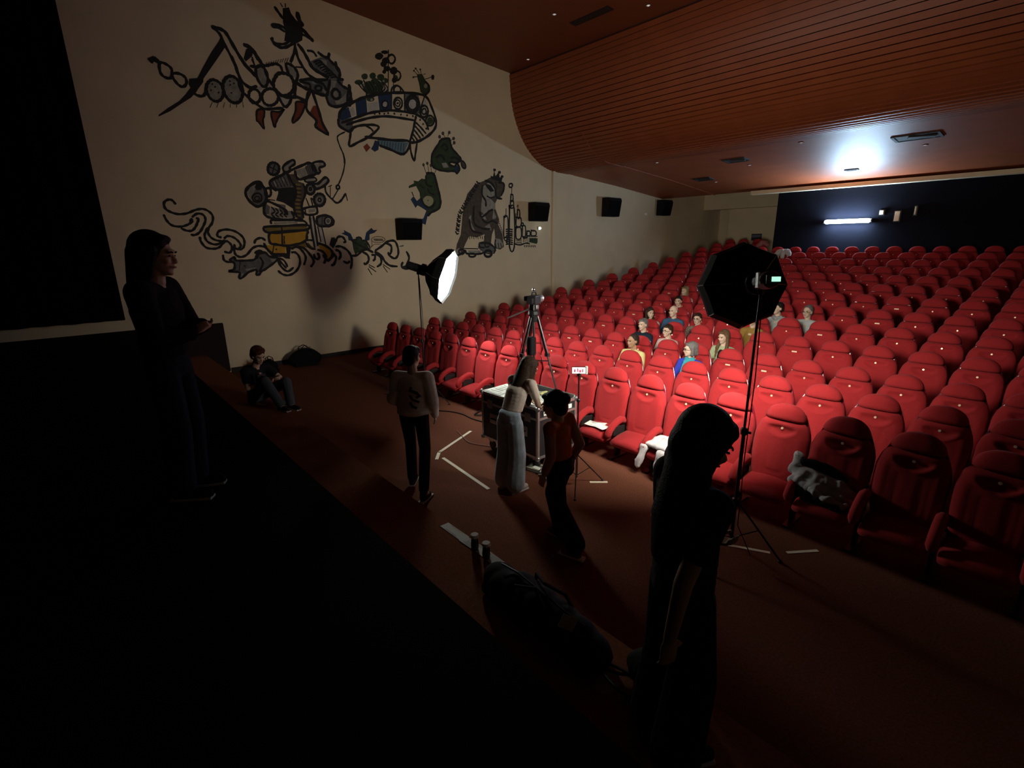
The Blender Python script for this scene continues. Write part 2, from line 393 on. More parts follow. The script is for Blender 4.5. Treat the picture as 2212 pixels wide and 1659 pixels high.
def arm_mesh():
    m = MB(); P=[(.03,.46),(-.02,.51),(-.08,.525),(-.16,.51),(-.24,.475),(-.30,.43),(-.335,.375),(-.335,.33)]
    vs=[]; fs=[]; n=8
    for i,(y,z) in enumerate(P):
        a=P[max(i-1,0)]; b=P[min(i+1,len(P)-1)]; d=Vector((0,b[0]-a[0],b[1]-a[1])).normalized(); nn=Vector((0,-d.z,d.y)); sc=.6 if i in (0,len(P)-1) else 1
        for k in range(n):
            q=2*PI*k/n+PI/8; vs.append(Vector((math.cos(q)*.046*sc,y,z))+nn*math.sin(q)*.05*sc)
    for i in range(len(P)-1):
        for k in range(n): fs.append((i*n+k,i*n+(k+1)%n,(i+1)*n+(k+1)%n,(i+1)*n+k))
    fs.append(tuple(range(n-1,-1,-1))); fs.append(tuple((len(P)-1)*n+k for k in range(n)))
    return m.add(vs,fs).mesh('armrest')
def foot_mesh():
    return MB().box((.281,-.12,.22),(.03,.10,.44)).box((.281,-.12,.012),(.07,.34,.024),bev=.006).box((.281,-.10,.38),(.026,.26,.10)).mesh('pedestal')
def smooth_me(me):
    for p in me.polygons: p.use_smooth=True
    return me
ME = dict(back=smooth_me(back_ring_mesh()), head=smooth_me(head_mesh()), seat=smooth_me(cushion_mesh()), shell=smooth_me(shell_mesh()), arm=smooth_me(arm_mesh()), foot=foot_mesh())
ME['dot'] = MB().lathe([(.001,.004),(.012,.004),(.014,0),(.014,-.004)],n=10,rot=Matrix.Rotation(PI/2,3,'X')).mesh('number_plate')
ME['wide'] = MB().box((0,0,0),(.075,.006,.022),bev=.002).mesh('row_plate')
for k,m in dict(back='red_plush',head='red_plush',seat='red_plush',shell='red_shell',arm='red_plush',foot='seat_metal',dot='plate',wide='plate').items():
    ME[k].materials.append(M(m))
def part(name, me, parent, loc=(0,0,0)):
    o = bpy.data.objects.new(name, me); COL.objects.link(o); o.parent = parent; o.location = loc; return o
WIDE = {(3,6),(3,7),(4,6),(5,6),(6,5),(7,5),(3,12),(4,13),(5,13),(3,13),(6,14),(7,14)}
ORD = ['first','second','third','fourth','fifth','sixth','seventh','eighth','ninth','tenth','eleventh','twelfth','thirteenth','fourteenth','fifteenth','sixteenth','seventeenth','eighteenth','nineteenth','twentieth']
SEATX = [-10.27+.562*i for i in range(19)]
def make_seat(r, c):
    y = SEAT_Y[r] - .17; x = SEATX[c] - .004*(c-9)**2*0
    t = empty('cinema_chair', (x, y - .0011*(c-9)**2, SEAT_Z[r]))
    where = 'front row by the stage' if r==0 else (ORD[r]+' row from the stage')
    t['label'] = 'red plush chair in the %s, %s chair from the left wall' % (where, ORD[c])
    t['category']='chair'; t['group']='red plush cinema chairs in row '+str(r+1)+' of the auditorium'
    part('backrest', ME['back'], t); part('headrest', ME['head'], t); part('seat_cushion', ME['seat'], t)
    part('back_shell', ME['shell'], t)
    part('armrest', ME['arm'], t, (.281,0,0)); part('pedestal', ME['foot'], t)
    if c==0: part('armrest', ME['arm'], t, (-.281,0,0)); part('pedestal', ME['foot'], t, (-.562,0,0))
    wide = (r+1,c) in WIDE
    o = part('row_plate' if wide else 'number_plate', ME['wide' if wide else 'dot'], t, (0, lean(.905)-.047, .905)); o.rotation_euler=(-.19,0,0)
    return t
for r in range(15):
    for c in range(19 if r<13 else (4 if r==13 else 3)): make_seat(r, c)
# ================================================================ SOFTBOXES ON STANDS
def studio_light(name_mat, loc, n, rad, depth, label, screen, leg, rot, grid=0):
    """octagonal softbox on a tripod stand; loc = centre of the bright front, n = direction the light goes"""
    n = Vector(n).normalized(); R = rot_to(n); base = loc - n*(depth+.17)
    t = empty('studio_light', (base.x,base.y,0)); tag(t, label, 'studio light')
    C0 = loc - Vector((base.x,base.y,0))
    q = lambda v: C0 + R@Vector(v)
    front = [Vector((rad*math.cos(k*PI/4), rad*math.sin(k*PI/4), 0)) for k in range(8)]
    rings = [(1.0,max(.045,grid)),(1.0,0.0),(.93,-.10*depth/.35),(.74,-.45*depth),(.45,-.80*depth),(.20,-depth)]
    vs=[]; fs=[]; m=16
    for sc,z in rings:
        for k in range(16):
            a=front[k//2] if k%2==0 else (front[k//2]+front[(k//2+1)%8])/2*.985
            vs.append(q((a.x*sc,a.y*sc,z)))
    for i in range(len(rings)-1):
        for k in range(m): fs.append((i*m+k,i*m+(k+1)%m,(i+1)*m+(k+1)%m,(i+1)*m+k))
    fs.append(tuple((len(rings)-1)*m+k for k in range(m)))
    c = MB().add(vs,fs).build('softbox_shell', M('black_cloth'), t)
    mod = c.modifiers.new('thick','SOLIDIFY'); mod.thickness=.006; mod.offset=-1
    vs=[q(v*.985) for v in front]+[q(v*.985+Vector((0,0,-.006))) for v in front]
    MB().add(vs,[tuple(range(8)),tuple(range(15,7,-1))]+[(i,8+i,8+(i+1)%8,(i+1)%8) for i in range(8)]).build('diffuser', M(name_mat), c)
    if grid:  # added grid narrows the beam, dimming the left wall and right seats
        g=MB()
        for k in range(-3,4):
            o_=k*rad*.29; hl=math.sqrt(max(.0,(rad*.90)**2-o_*o_))
            g.add([q(v) for v in ((o_,-hl,.004),(o_,hl,.004),(o_,hl,grid),(o_,-hl,grid),(o_+.002,-hl,.004),(o_+.002,hl,.004),(o_+.002,hl,grid),(o_+.002,-hl,grid))],[(0,1,2,3),(7,6,5,4),(2,6,7,3),(0,4,5,1)])
            g.add([q(v) for v in ((-hl,o_,.004),(hl,o_,.004),(hl,o_,grid),(-hl,o_,grid),(-hl,o_+.002,.004),(hl,o_+.002,.004),(hl,o_+.002,grid),(-hl,o_+.002,grid))],[(0,1,2,3),(7,6,5,4),(2,6,7,3),(0,4,5,1)])
        g.build('added_beam_grid', M('black_cloth'), c)
    for k in range(8):
        p=[q((front[k].x*sc*1.012,front[k].y*sc*1.012,z)) for sc,z in rings[1:]]
        MB().tube(p,.0055,6).build('rib', M('grey_metal') if k in (0,3,4) else M('black_metal'), c)
    MB().lathe([(.10,-.01),(.10,.05),(.075,.06),(.075,.11)],c=q((0,0,-depth-.09)),n=16,rot=R).build('speed_ring', M('black_metal'), c)
    hh = MB().lathe([(.055,-.30),(.068,-.28),(.068,0.0),(.055,.02)],c=q((0,0,-depth-.07)),n=14,rot=R).build('lamp_head', M('black_plastic'), t)
    MB().lathe([(.07,-.012),(.07,.012)],c=q((0,0,-depth-.2)),n=14,rot=R).build('cooling_ring', M('black_metal'), hh)
    if screen:
        MB().box(q((0,0,-depth-.375)),(.10,.062,.012),rot=R).build('control_panel', M('black_plastic'), hh)
        MB().box(q((-.02,.0,-depth-.384)),(.064,.036,.006),rot=R).build('status_screen', mat('lcd',(.2,.4,.35),.4,emit=(.45,.9,.72),es=1.1), hh)
        MB().box(q((.085,.0,-depth-.3)),(.012,.12,.05),rot=R,bev=.004).build('bracket_plate', M('chrome'), hh)
    top = C0.z-R.col[2].z*0 - .02; top = base.z-.06; r=.016; mid=.55
    MB().tube([(0,0,.16),(0,0,top*.5)],r,10).tube([(0,0,top*.48),(0,0,top)],r*.7,10).build('pole', M('black_metal'), t)
    MB().box((0,0,top),(.04,.05,.09),bev=.008).build('tilt_bracket', M('black_metal'), t)
    for z in (mid,top*.5): MB().lathe([(r*1.5,-.03),(r*1.9,-.02),(r*1.9,.02),(r*1.5,.03)],c=(0,0,z),n=10).build('collar', M('black_plastic'), t)
    MB().box((r*2.2,0,top*.5),(.05,.014,.02)).build('clamp_knob', M('black_plastic'), t)
    for k in range(3):
        a=rot+k*2*PI/3; cc,ss=math.cos(a),math.sin(a)
        l=MB().tube([(cc*r,ss*r,mid),(cc*leg,ss*leg,.02)],.009,8).build('leg', M('black_metal'), t)
        MB().tube([(cc*r,ss*r,.18),(cc*leg*.5,ss*leg*.5,mid*.5+.01)],.006,6).build('brace', M('black_metal'), l)
        MB().ell((cc*leg,ss*leg,.016),(.022,.022,.016)).build('rubber_foot', M('black_plastic'), l)
    cb=[Vector((.02,0,top-.1)),Vector((.035,.01,top*.7)),Vector((.022,.02,top*.4)),Vector((.03,.03,.3)),Vector((.15,.1,.012))]
    MB().tube(cb,.005,6).build('power_cable', M('black_plastic'), t)
def cw(x,y,z):  # metres right / ahead of the photographer's corner of the stage, turned into hall coordinates
    return Vector((x*math.sin(TH)-y*math.cos(TH), x*math.cos(TH)+y*math.sin(TH), z+2.8))
O0 = cw(0,0,0)
nA = Vector(cw(.09,.98,-.15))-O0
studio_light('soft_front_a', cw(2.05,4.50,-.37), nA, .375, .27, 'tall studio light with black octagonal softbox seen from behind, before the right front seats', True, .42, .5, .031)
nB = cw(.94,-.19,-.28)-O0
studio_light('soft_front_b', cw(-1.09,8.6,-.50), nB, .46, .34, 'studio light near the left wall, its octagonal softbox glowing white edge-on', False, .42, .9)
# ================================================================ WALL PAINTINGS (outlines measured on the wall in centimetres: along the hall, height)
MURALS = {
 'dragon_mural': [
  ('sk',97,[207,633,215,639,223,635]),
  ('ck',54,[224,634,234,634,242,628,242,618,238,610,228,610,222,618]),
  ('ck',55,[242,618,254,621,264,616,265,606,258,598,250,600,243,610]),
  ('fk',0,[271,615,298,622,296,613,281,594,273,593,268,604]),
  ('fg',0,[277,606,276,605,275,603,274,602,272,602,271,603,271,604,271,605,271,607,272,609,274,609,275,610,276,609,277,608]),
  ('sk',56,[273,592,281,586,292,587,298,597,301,612]),
  ('fl',0,[331,608,331,599,328,590,322,584,315,581,309,581,303,586,300,594,300,602,303,611,309,617,315,621,322,620,328,615]),
  ('ck',57,[331,608,331,599,328,590,322,583,315,580,309,581,303,586,300,594,300,602,303,611,309,618,315,621,322,620,328,616]),
  ('fl',0,[369,618,370,607,367,596,360,588,352,584,344,585,337,591,333,600,333,611,336,621,342,629,350,633,358,632,365,627]),
  ('ck',64,[370,618,370,607,367,596,361,587,352,583,344,584,337,590,333,599,332,611,335,621,341,629,350,634,358,633,365,627]),
  ('fk',0,[314,612,313,611,312,610,311,611,310,612,311,613,312,614,314,614]),
  ('fk',0,[319,608,318,607,317,606,315,606,315,608,316,609,317,610,319,609]),
  ('fk',0,[310,600,309,599,308,598,306,599,306,600,307,601,308,602,309,602]),
  ('fk',0,[324,598,323,597,322,596,320,596,320,598,321,599,322,600,324,600]),
  ('fk',0,[350,624,349,623,347,622,346,622,345,624,346,625,348,626,349,625]),
  ('fk',0,[349,617,348,616,347,615,345,615,345,616,346,618,347,619,349,618]),
  ('fk',0,[357,621,356,620,354,619,353,619,353,620,353,622,355,623,356,622]),
  ('fk',0,[349,602,348,600,346,600,345,600,345,601,345,602,347,603,348,603]),
  ('fk',0,[341,704,349,689,330,663,312,639,297,619,281,593,269,580,250,566,228,549,206,536,206,539,224,554,246,570,260,585,283,614,300,642,320,673,337,696]),
  ('sk',58,[327,720,340,711,348,691,359,666,365,644,371,628,385,618,398,622]),
  ('sk',70,[327,720,345,719,354,713,366,690,380,666,402,643]),
  ('sk',83,[384,700,395,698,404,690,413,675]),
  ('fk',0,[389,693,403,697,400,682,385,668,381,673]),
  ('sk',72,[388,700,400,696,410,682,419,667]),
  ('sk',48,[397,675,402,664]),
  ('sk',48,[391,660,403,665]),
  ('sk',59,[372,677,382,661,402,641]),
  ('sk',59,[358,674,364,652,370,630,386,619,402,624]),
  ('sk',60,[399,680,402,664]),
  ('sk',60,[407,684,421,664,426,645,439,626]),
  ('fl',0,[424,648,424,640,422,632,419,627,415,626,411,628,407,633,405,641,405,649,407,656,410,661,414,663,419,661,422,656]),
  ('ck',60,[404,659,417,665,425,656,426,639,420,627,412,626,404,639]),
  ('ck',74,[482,648,482,637,478,627,469,618,459,614,449,614,441,619,437,627,437,637,442,647,449,656,459,660,469,660,478,656]),
  ('fl',0,[467,677,481,677,492,668,489,653,474,662]),
  ('ck',62,[470,680,484,679,493,669,493,658,486,648,474,660]),
  ('sk',61,[392,661,404,662,417,667,426,668,436,672,448,676,457,673,460,664]),
  ('sk',63,[490,678,506,680]),
  ('ck',59,[405,608,405,601,402,595,398,591,392,589,387,589,383,593,381,598,382,604,384,610,389,615,394,617,399,616,403,613]),
  ('ck',60,[444,613,443,605,439,598,432,592,425,589,417,589,411,593,409,599,409,606,413,614,420,620,427,623,435,623,441,619]),
  ('sk',59,[365,632,365,618,369,608,382,597,396,587,410,580,429,583,452,588]),
  ('sk',61,[441,618,448,602,456,589]),
  ('sk',62,[474,612,466,598,456,589]),
  ('fw',0,[445,615,456,610,470,610,463,599,454,594]),
  ('fw',0,[409,591,420,588,431,585,422,582,411,583]),
  ('fw',0,[412,621,411,619,409,618,407,616,405,616,403,616,401,618,401,620,402,622,404,623,406,625,408,625,410,624,411,623]),
  ('fw',0,[434,625,432,624,430,624,428,624,425,625,424,627,424,629,424,630,426,631,428,632,430,631,432,630,434,628,434,627]),
  ('sk',74,[439,626,449,615,466,612,486,616,506,612,515,633]),
  ('sk',62,[487,648,484,629,481,616]),
  ('sk',76,[486,647,501,640,518,635,538,631,556,630]),
  ('fr',0,[395,575,409,577,408,566,404,555,404,539,395,551,391,555]),
  ('ck',42,[395,575,409,577,408,566,404,555,404,539,395,551,391,555]),
  ('fr',0,[425,576,441,578,454,586,440,568,432,555,428,545,425,555]),
  ('ck',42,[425,576,441,578,454,586,440,568,432,555,428,545,425,555]),
  ('fr',0,[483,605,503,606,501,597,489,576,473,561,469,564,480,588]),
  ('ck',44,[483,605,503,606,501,597,489,576,473,561,469,564,480,588]),
  ('fr',0,[522,603,530,605,535,586,541,566,552,545,524,558,527,573,512,587]),
  ('ck',64,[518,631,507,609,507,590,526,572,523,558,552,545,541,566,534,596,524,631]),
  ('fg',0,[527,697,552,710,573,711,585,697,596,684,590,669,604,673,600,660,616,656,618,637,608,621,582,610,562,612,556,630,538,633,519,634,495,651,528,658,568,668,556,676,534,684]),
  ('fl',0,[572,665,586,666,577,647,562,639]),
  ('fl',0,[577,622,595,631,614,651,617,640,604,621,580,615]),
  ('fl',0,[588,640,588,637,587,633,585,631,582,629,579,630,576,631,574,634,574,638,575,641,577,644,580,645,583,645,586,643]),
  ('fl',0,[552,706,567,706,562,684,551,684]),
  ('fl',0,[525,655,536,656,535,650,526,650]),
  ('fl',0,[545,649,557,639,554,634,547,639]),
  ('sk',66,[556,630,562,612,582,610,608,622,619,640,614,653,600,658,587,670]),
  ('ck',65,[591,642,591,637,590,632,586,629,582,627,578,627,574,629,571,633,571,637,573,642,576,646,580,648,585,648,588,645]),
  ('sk',66,[588,709,589,700,596,689,595,676]),
  ('sk',80,[617,665,618,652,619,637,619,625]),
  ('sk',65,[570,667,561,637,556,630]),
  ('sk',66,[604,673,591,675]),
  ('sk',64,[495,651,521,659,536,656,551,654,560,640]),
  ('sk',50,[496,649,519,648,518,635]),
  ('ck',51,[547,644,546,642,544,639,540,638,537,637,534,638,532,639,531,642,533,644,535,647,538,648,542,649,545,648,547,647]),
  ('sk',53,[615,657,608,621,618,618]),
  ('sk',39,[533,695,546,702,556,700]),
  ('sk',39,[537,692,551,699,560,696]),
  ('sk',39,[542,689,556,696,565,692]),
  ('sk',39,[547,686,561,692,569,688]),
  ('sk',39,[552,683,567,689,573,685]),
  ('sk',39,[557,680,572,686,578,681]),
  ('sk',39,[561,677,577,682,582,677]),
  ('sk',39,[566,674,582,679,587,673]),
  ('sk',39,[571,671,587,675,591,669]),
  ('sk',51,[521,717,535,718,543,709]),
  ('sk',65,[546,720,557,714,569,713,575,724]),
  ('sk',65,[574,723,572,711,586,699]),
  ('sk',66,[587,706,589,695,596,685,593,673,605,673]),
  ('fk',0,[477,790,491,795,496,778,508,772,517,758,513,736,498,726,472,726,477,744,474,763]),
  ('fg',0,[507,750,507,746,506,742,503,739,500,738,497,738,495,740,493,744,493,748,495,751,497,754,500,756,503,755,505,753]),
  ('fk',0,[504,750,504,747,504,745,503,744,501,743,500,743,498,745,498,747,498,749,498,751,499,753,501,753,502,753,504,752]),
  ('fg',0,[494,759,493,758,491,758,488,759,485,759,483,760,482,762,482,763,483,763,485,763,488,763,490,762,493,761,494,760]),
  ('fg',0,[492,734,491,734,489,733,486,732,482,731,480,731,478,732,477,732,478,733,480,734,483,735,486,735,489,735,491,735]),
  ('sk',62,[459,789,467,779,476,770,492,767]),
  ('sk',37,[473,799,477,792]),
  ('sk',37,[484,801,483,793]),
  ('sk',76,[486,791,496,776,509,764,523,753,539,739]),
  ('sk',51,[539,739,525,746,513,748]),
  ('sk',101,[509,791,510,778,518,764]),
  ('sk',62,[447,749,457,754,473,753,481,749]),
  ('sk',49,[448,748,463,749,477,744]),
  ('sk',49,[447,728,448,719,459,717,474,721,487,731]),
  ('sk',62,[444,726,449,716,461,711,476,715,492,726]),
  ('sk',62,[495,727,493,711,483,690,480,685]),
  ('sk',76,[501,727,512,715,522,698,530,684,548,676,568,670]),
  ('sk',63,[495,722,498,700,508,681,520,667,539,661,566,666]),
  ('sk',19,[425,668,428,675]),
  ('sk',19,[430,670,434,677]),
  ('sk',19,[435,672,439,679]),
  ('sk',19,[440,673,444,681]),
  ('sk',20,[445,675,450,684]),
  ('sk',20,[450,677,455,686]),
  ('sk',20,[456,679,461,688]),
  ('sk',20,[461,681,466,690]),
  ('sk',20,[466,682,472,692]),
  ('sk',20,[472,684,477,694]),
  ('sk',18,[307,577,301,566]),
  ('sk',18,[319,579,314,568]),
  ('sk',18,[331,581,327,570]),
  ('sk',18,[343,583,340,572]),
  ('sk',19,[355,585,353,574]),
  ('sk',19,[367,587,367,576]),
 ],
 'flying_ship_mural': [
  ('fb',0,[630,630,660,643,660,608,630,597]),
  ('fb',0,[693,654,733,664,729,623,695,616]),
  ('fb',0,[582,584,591,601,611,614,616,592,593,581]),
  ('fg',0,[582,584,593,581,620,589,617,566,607,558,582,568]),
  ('fw',0,[662,630,691,639,692,619,663,611]),
  ('fw',0,[611,609,623,616,628,599,618,594]),
  ('fw',0,[719,637,718,633,716,630,713,628,709,628,706,629,704,631,703,634,705,638,707,641,710,643,714,643,717,642,719,640]),
  ('fg',0,[771,669,814,672,821,645,817,627,806,627,768,627]),
  ('fw',0,[834,667,846,649,823,649]),
  ('sk',70,[582,584,589,601,604,614,630,630,660,644,697,656,737,666,791,674,836,674,854,650,866,619,862,598,837,575,801,556,780,552]),
  ('sk',63,[588,575,620,589,660,606,697,617,733,624,777,626,806,624,832,611,840,590]),
  ('sk',62,[599,572,629,584,669,598,711,607,754,609,800,609]),
  ('sk',65,[803,621,798,606,789,578,778,554]),
  ('sk',66,[582,584,582,568,607,558,618,567]),
  ('sk',60,[607,558,622,570,648,578,678,582,688,576,659,552,630,537,604,524,607,543,611,558]),
  ('sk',48,[648,578,665,573,672,566]),
  ('fp',0,[683,550,727,551,775,552,758,522,715,529,686,535]),
  ('sk',69,[647,551,675,551,727,552,778,554,757,521,715,529,686,535]),
  ('sk',41,[683,550,686,535]),
  ('sk',21,[695,546,692,534]),
  ('sk',21,[703,546,700,533]),
  ('sk',21,[711,547,708,532]),
  ('sk',21,[719,547,716,531]),
  ('sk',21,[727,547,724,530]),
  ('sk',21,[736,547,732,529]),
  ('sk',21,[744,547,740,528]),
  ('sk',21,[752,548,748,527]),
  ('sk',21,[760,548,757,526]),
  ('fb',0,[675,546,687,544,683,524,672,518,662,524,669,533]),
  ('fr',0,[641,527,652,536,661,527,648,515]),
  ('sk',58,[778,552,780,529,788,507,795,530,801,554]),
  ('sk',56,[733,664,729,623]),
  ('sk',57,[771,670,768,625]),
  ('ck',49,[762,645,761,639,757,634,752,630,746,630,741,631,738,636,737,641,739,647,743,653,748,656,754,657,759,655,762,651]),
  ('ck',35,[756,645,755,641,753,638,750,636,747,636,744,637,742,639,741,642,742,646,745,649,748,651,751,651,754,650,756,648]),
  ('fk',0,[753,644,752,643,751,642,749,641,748,641,746,641,745,642,745,643,745,644,747,645,748,646,750,646,751,646,752,645]),
  ('ck',72,[814,651,811,642,805,634,797,629,788,628,780,631,775,637,774,645,777,654,783,662,791,667,800,668,807,666,812,660]),
  ('fw',0,[806,650,804,644,800,640,796,637,790,636,786,637,783,641,782,646,784,652,787,657,792,660,797,661,802,659,805,655]),
  ('ck',43,[807,650,806,644,802,639,796,635,790,634,785,636,781,640,780,646,782,652,786,658,792,661,798,662,803,660,807,656]),
  ('ck',59,[842,638,840,631,837,626,831,622,825,621,820,623,817,628,817,634,818,640,822,646,827,649,833,650,838,648,841,644]),
  ('fw',0,[835,636,834,633,832,631,830,629,827,629,824,629,823,632,822,634,823,638,825,640,828,642,831,642,833,641,835,639]),
  ('ck',44,[836,636,835,633,833,630,830,629,827,628,824,629,822,631,822,634,823,638,825,640,828,642,831,643,834,642,835,639]),
  ('fv',0,[857,616,855,612,852,608,848,606,844,605,840,606,837,609,837,613,838,618,841,621,845,624,849,624,853,623,856,620]),
  ('ck',52,[860,617,858,611,854,606,849,603,843,602,838,604,834,608,833,613,835,619,839,624,844,627,850,628,855,626,859,622]),
  ('sk',59,[833,673,821,647]),
  ('ck',42,[720,637,719,633,716,629,713,627,709,627,705,628,703,630,703,634,704,638,707,641,710,643,714,644,717,643,720,640]),
  ('fk',0,[683,609,682,607,680,606,678,606,678,608,679,610,681,611,682,611]),
  ('fk',0,[697,612,696,609,694,608,692,609,691,611,692,613,694,614,696,613]),
  ('fk',0,[710,613,709,611,707,610,705,610,705,612,706,614,708,615,709,615]),
  ('fk',0,[722,616,721,614,719,613,717,613,716,615,717,617,719,618,721,618]),
  ('fk',0,[740,617,739,615,737,614,735,615,734,617,735,619,737,620,739,619]),
  ('fk',0,[759,618,758,616,756,615,754,615,754,617,755,619,757,620,759,620]),
  ('fk',0,[778,619,777,617,775,615,773,616,772,618,773,620,775,621,777,621]),
  ('fk',0,[796,619,795,617,793,616,791,617,790,619,791,621,793,622,795,621]),
  ('fk',0,[818,613,817,611,815,610,813,610,812,612,813,614,815,616,817,615]),
  ('fk',0,[827,604,826,602,823,601,821,601,821,603,822,605,824,606,826,606]),
  ('fk',0,[836,593,835,591,833,590,831,591,830,593,831,595,834,596,836,595]),
  ('sk',33,[623,587,628,594]),
  ('sk',34,[632,591,637,598]),
  ('sk',34,[641,595,646,601]),
  ('sk',34,[650,599,655,605]),
  ('sk',34,[659,603,664,609]),
  ('sk',34,[668,607,673,612]),
  ('sk',51,[800,605,817,593,832,580]),
  ('sk',51,[797,596,810,585,823,572]),
  ('sk',51,[793,586,803,577,813,566]),
  ('sk',51,[788,576,796,568,803,560]),
  ('sk',50,[784,566,789,562,793,556]),
  ('sk',33,[596,556,578,546,574,538,579,520,586,502,586,482]),
  ('sk',33,[584,509,588,491,582,465,569,438,563,430]),
  ('fv',0,[655,676,652,672,645,668,637,668,632,670,633,674,638,678,646,680,653,679]),
  ('fv',0,[669,691,667,686,661,683,655,683,652,686,652,691,657,695,663,697,668,696]),
  ('fv',0,[692,697,689,691,683,688,677,688,674,691,674,696,679,701,685,703,690,702]),
  ('fv',0,[715,698,712,692,706,688,699,688,695,692,695,697,700,702,707,704,713,703]),
  ('fv',0,[726,692,723,687,717,684,711,683,707,686,708,691,712,695,718,697,724,696]),
  ('fv',0,[687,672,682,662,672,656,661,656,654,662,655,671,663,679,674,682,684,680]),
  ('fv',0,[712,676,707,667,696,660,685,660,678,666,679,675,687,683,699,687,709,684]),
  ('fv',0,[691,656,686,649,676,644,666,643,659,647,660,654,667,660,678,663,688,662]),
  ('fv',0,[683,643,680,638,673,635,665,635,661,637,661,642,667,646,674,648,680,647]),
  ('fv',0,[699,684,696,677,688,672,680,672,676,676,676,683,682,689,690,692,697,690]),
  ('fl',0,[659,670,657,667,655,666,653,667,653,671,655,673,658,673]),
  ('fl',0,[670,652,668,649,666,648,664,650,664,653,666,655,669,655]),
  ('fl',0,[690,675,688,672,686,671,684,673,684,676,686,678,689,678]),
  ('fl',0,[715,689,714,686,711,685,709,686,709,689,712,692,714,692]),
  ('fl',0,[678,640,676,637,673,636,671,638,672,641,674,643,677,643]),
  ('fl',0,[695,661,693,658,690,657,688,659,688,662,691,664,694,664]),
  ('sk',34,[640,673,650,662,665,652]),
  ('sk',34,[648,678,658,660,669,652]),
  ('sk',34,[656,682,666,665,673,653]),
  ('sk',34,[663,677,674,663,677,653]),
  ('sk',34,[671,682,682,667,681,654]),
  ('sk',34,[680,687,690,666,685,655]),
  ('sk',34,[687,681,698,670,689,655]),
  ('sk',35,[696,686,706,668,693,656]),
  ('sk',35,[704,691,715,673,697,657]),
  ('sk',35,[712,686,723,671,701,657]),
  ('sk',42,[732,763,723,664]),
  ('sk',35,[742,706,738,667]),
  ('fk',0,[717,746,713,740,706,735,698,735,693,738,694,744,700,749,708,752,714,750]),
  ('fk',0,[731,757,729,754,722,751,715,751,711,752,711,755,716,758,723,760,729,760]),
  ('fk',0,[734,739,731,734,724,730,716,729,711,732,712,737,717,742,725,745,731,744]),
  ('fk',0,[735,721,733,717,726,713,719,713,715,715,715,720,720,724,727,726,733,725]),
  ('fk',0,[755,720,752,714,745,709,737,709,732,713,733,719,738,725,746,728,753,726]),
  ('fk',0,[722,712,720,708,717,706,713,706,710,708,711,711,713,714,717,716,721,714]),
  ('fk',0,[751,698,749,693,744,690,739,690,736,693,737,698,740,702,745,703,750,702]),
  ('fk',0,[725,729,722,725,716,721,710,721,707,724,707,728,711,732,718,734,723,733]),
  ('ck',49,[750,746,748,741,745,737,741,734,736,733,732,735,729,737,729,742,730,746,733,750,738,753,742,754,746,753,749,750]),
  ('ck',42,[763,710,761,705,758,701,754,698,750,697,746,698,744,702,743,706,745,711,748,716,752,719,756,719,760,718,762,715]),
  ('fv',0,[755,703,754,700,752,698,749,696,746,695,744,696,742,698,742,701,743,704,745,707,747,709,750,709,753,708,754,706]),
  ('fl',0,[727,736,726,734,725,732,724,731,722,731,721,731,720,733,719,735,720,737,721,739,723,740,724,740,726,740,727,738]),
  ('fl',0,[734,721,733,720,732,718,730,717,728,717,726,717,725,718,724,719,725,721,726,722,728,723,730,724,732,723,733,723]),
  ('sk',42,[731,666,738,680,755,685,772,672]),
  ('ck',35,[760,677,759,673,756,670,752,668,748,667,744,668,741,671,741,674,742,678,745,681,749,684,753,684,757,683,759,681]),
  ('fw',0,[722,670,721,667,719,664,716,663,713,662,711,663,709,665,709,668,710,671,712,674,715,675,717,676,720,675,721,673]),
  ('fv',0,[813,723,829,727,837,715,848,703,847,688,834,676,821,682,818,701,814,714]),
  ('sk',59,[837,711,849,701,847,687,832,675]),
  ('fl',0,[843,700,843,698,841,695,839,694,837,694,835,694,833,696,833,698,834,701,835,703,837,705,840,705,842,704,843,703]),
  ('sk',29,[815,721,804,730]),
  ('sk',29,[820,726,810,736]),
  ('sk',29,[826,727,824,737]),
  ('sk',29,[817,718,801,714]),
  ('sk',30,[837,715,858,724]),
  ('sk',29,[833,726,840,729]),
  ('fv',0,[807,730,806,728,803,727,801,728,802,730,804,732,806,732]),
  ('fv',0,[813,736,811,734,809,733,807,734,807,736,809,738,812,738]),
  ('fv',0,[827,737,826,735,823,734,821,735,821,737,823,738,826,739]),
  ('fv',0,[805,715,803,712,801,711,798,712,799,714,801,716,803,716]),
  ('fk',0,[868,726,867,723,866,720,864,719,861,718,859,719,858,721,858,724,858,727,860,729,862,731,865,731,867,730,868,728]),
 ],
 'turret_mural': [
  ('fg',0,[426,457,424,451,420,447,414,444,409,443,404,445,401,450,401,455,403,461,407,466,412,469,418,469,422,467,425,463]),
  ('ck',60,[426,457,424,451,420,446,414,443,409,443,404,445,401,449,401,455,403,461,407,466,412,469,418,469,423,467,426,463]),
  ('sk',48,[404,460,423,452]),
  ('sk',48,[419,469,408,443]),
  ('fl',0,[436,463,459,479,463,471,451,462,450,454,438,450]),
  ('ck',55,[436,463,459,479,463,471,451,462,450,454,438,450]),
  ('fl',0,[463,457,486,465,493,446,471,437]),
  ('fg',0,[486,465,498,476,509,467,511,453,493,446]),
  ('sk',62,[442,451,478,468,498,476,509,469,511,453,493,446,471,437,463,444,462,457]),
  ('sk',25,[488,469,493,448]),
  ('sk',25,[492,470,497,449]),
  ('sk',25,[496,471,501,450]),
  ('sk',25,[500,472,505,451]),
  ('sk',25,[504,473,509,452]),
  ('fl',0,[506,473,530,480,534,473,521,467,522,458,511,454]),
  ('ck',57,[505,475,530,482,535,473,521,467,522,458,511,454]),
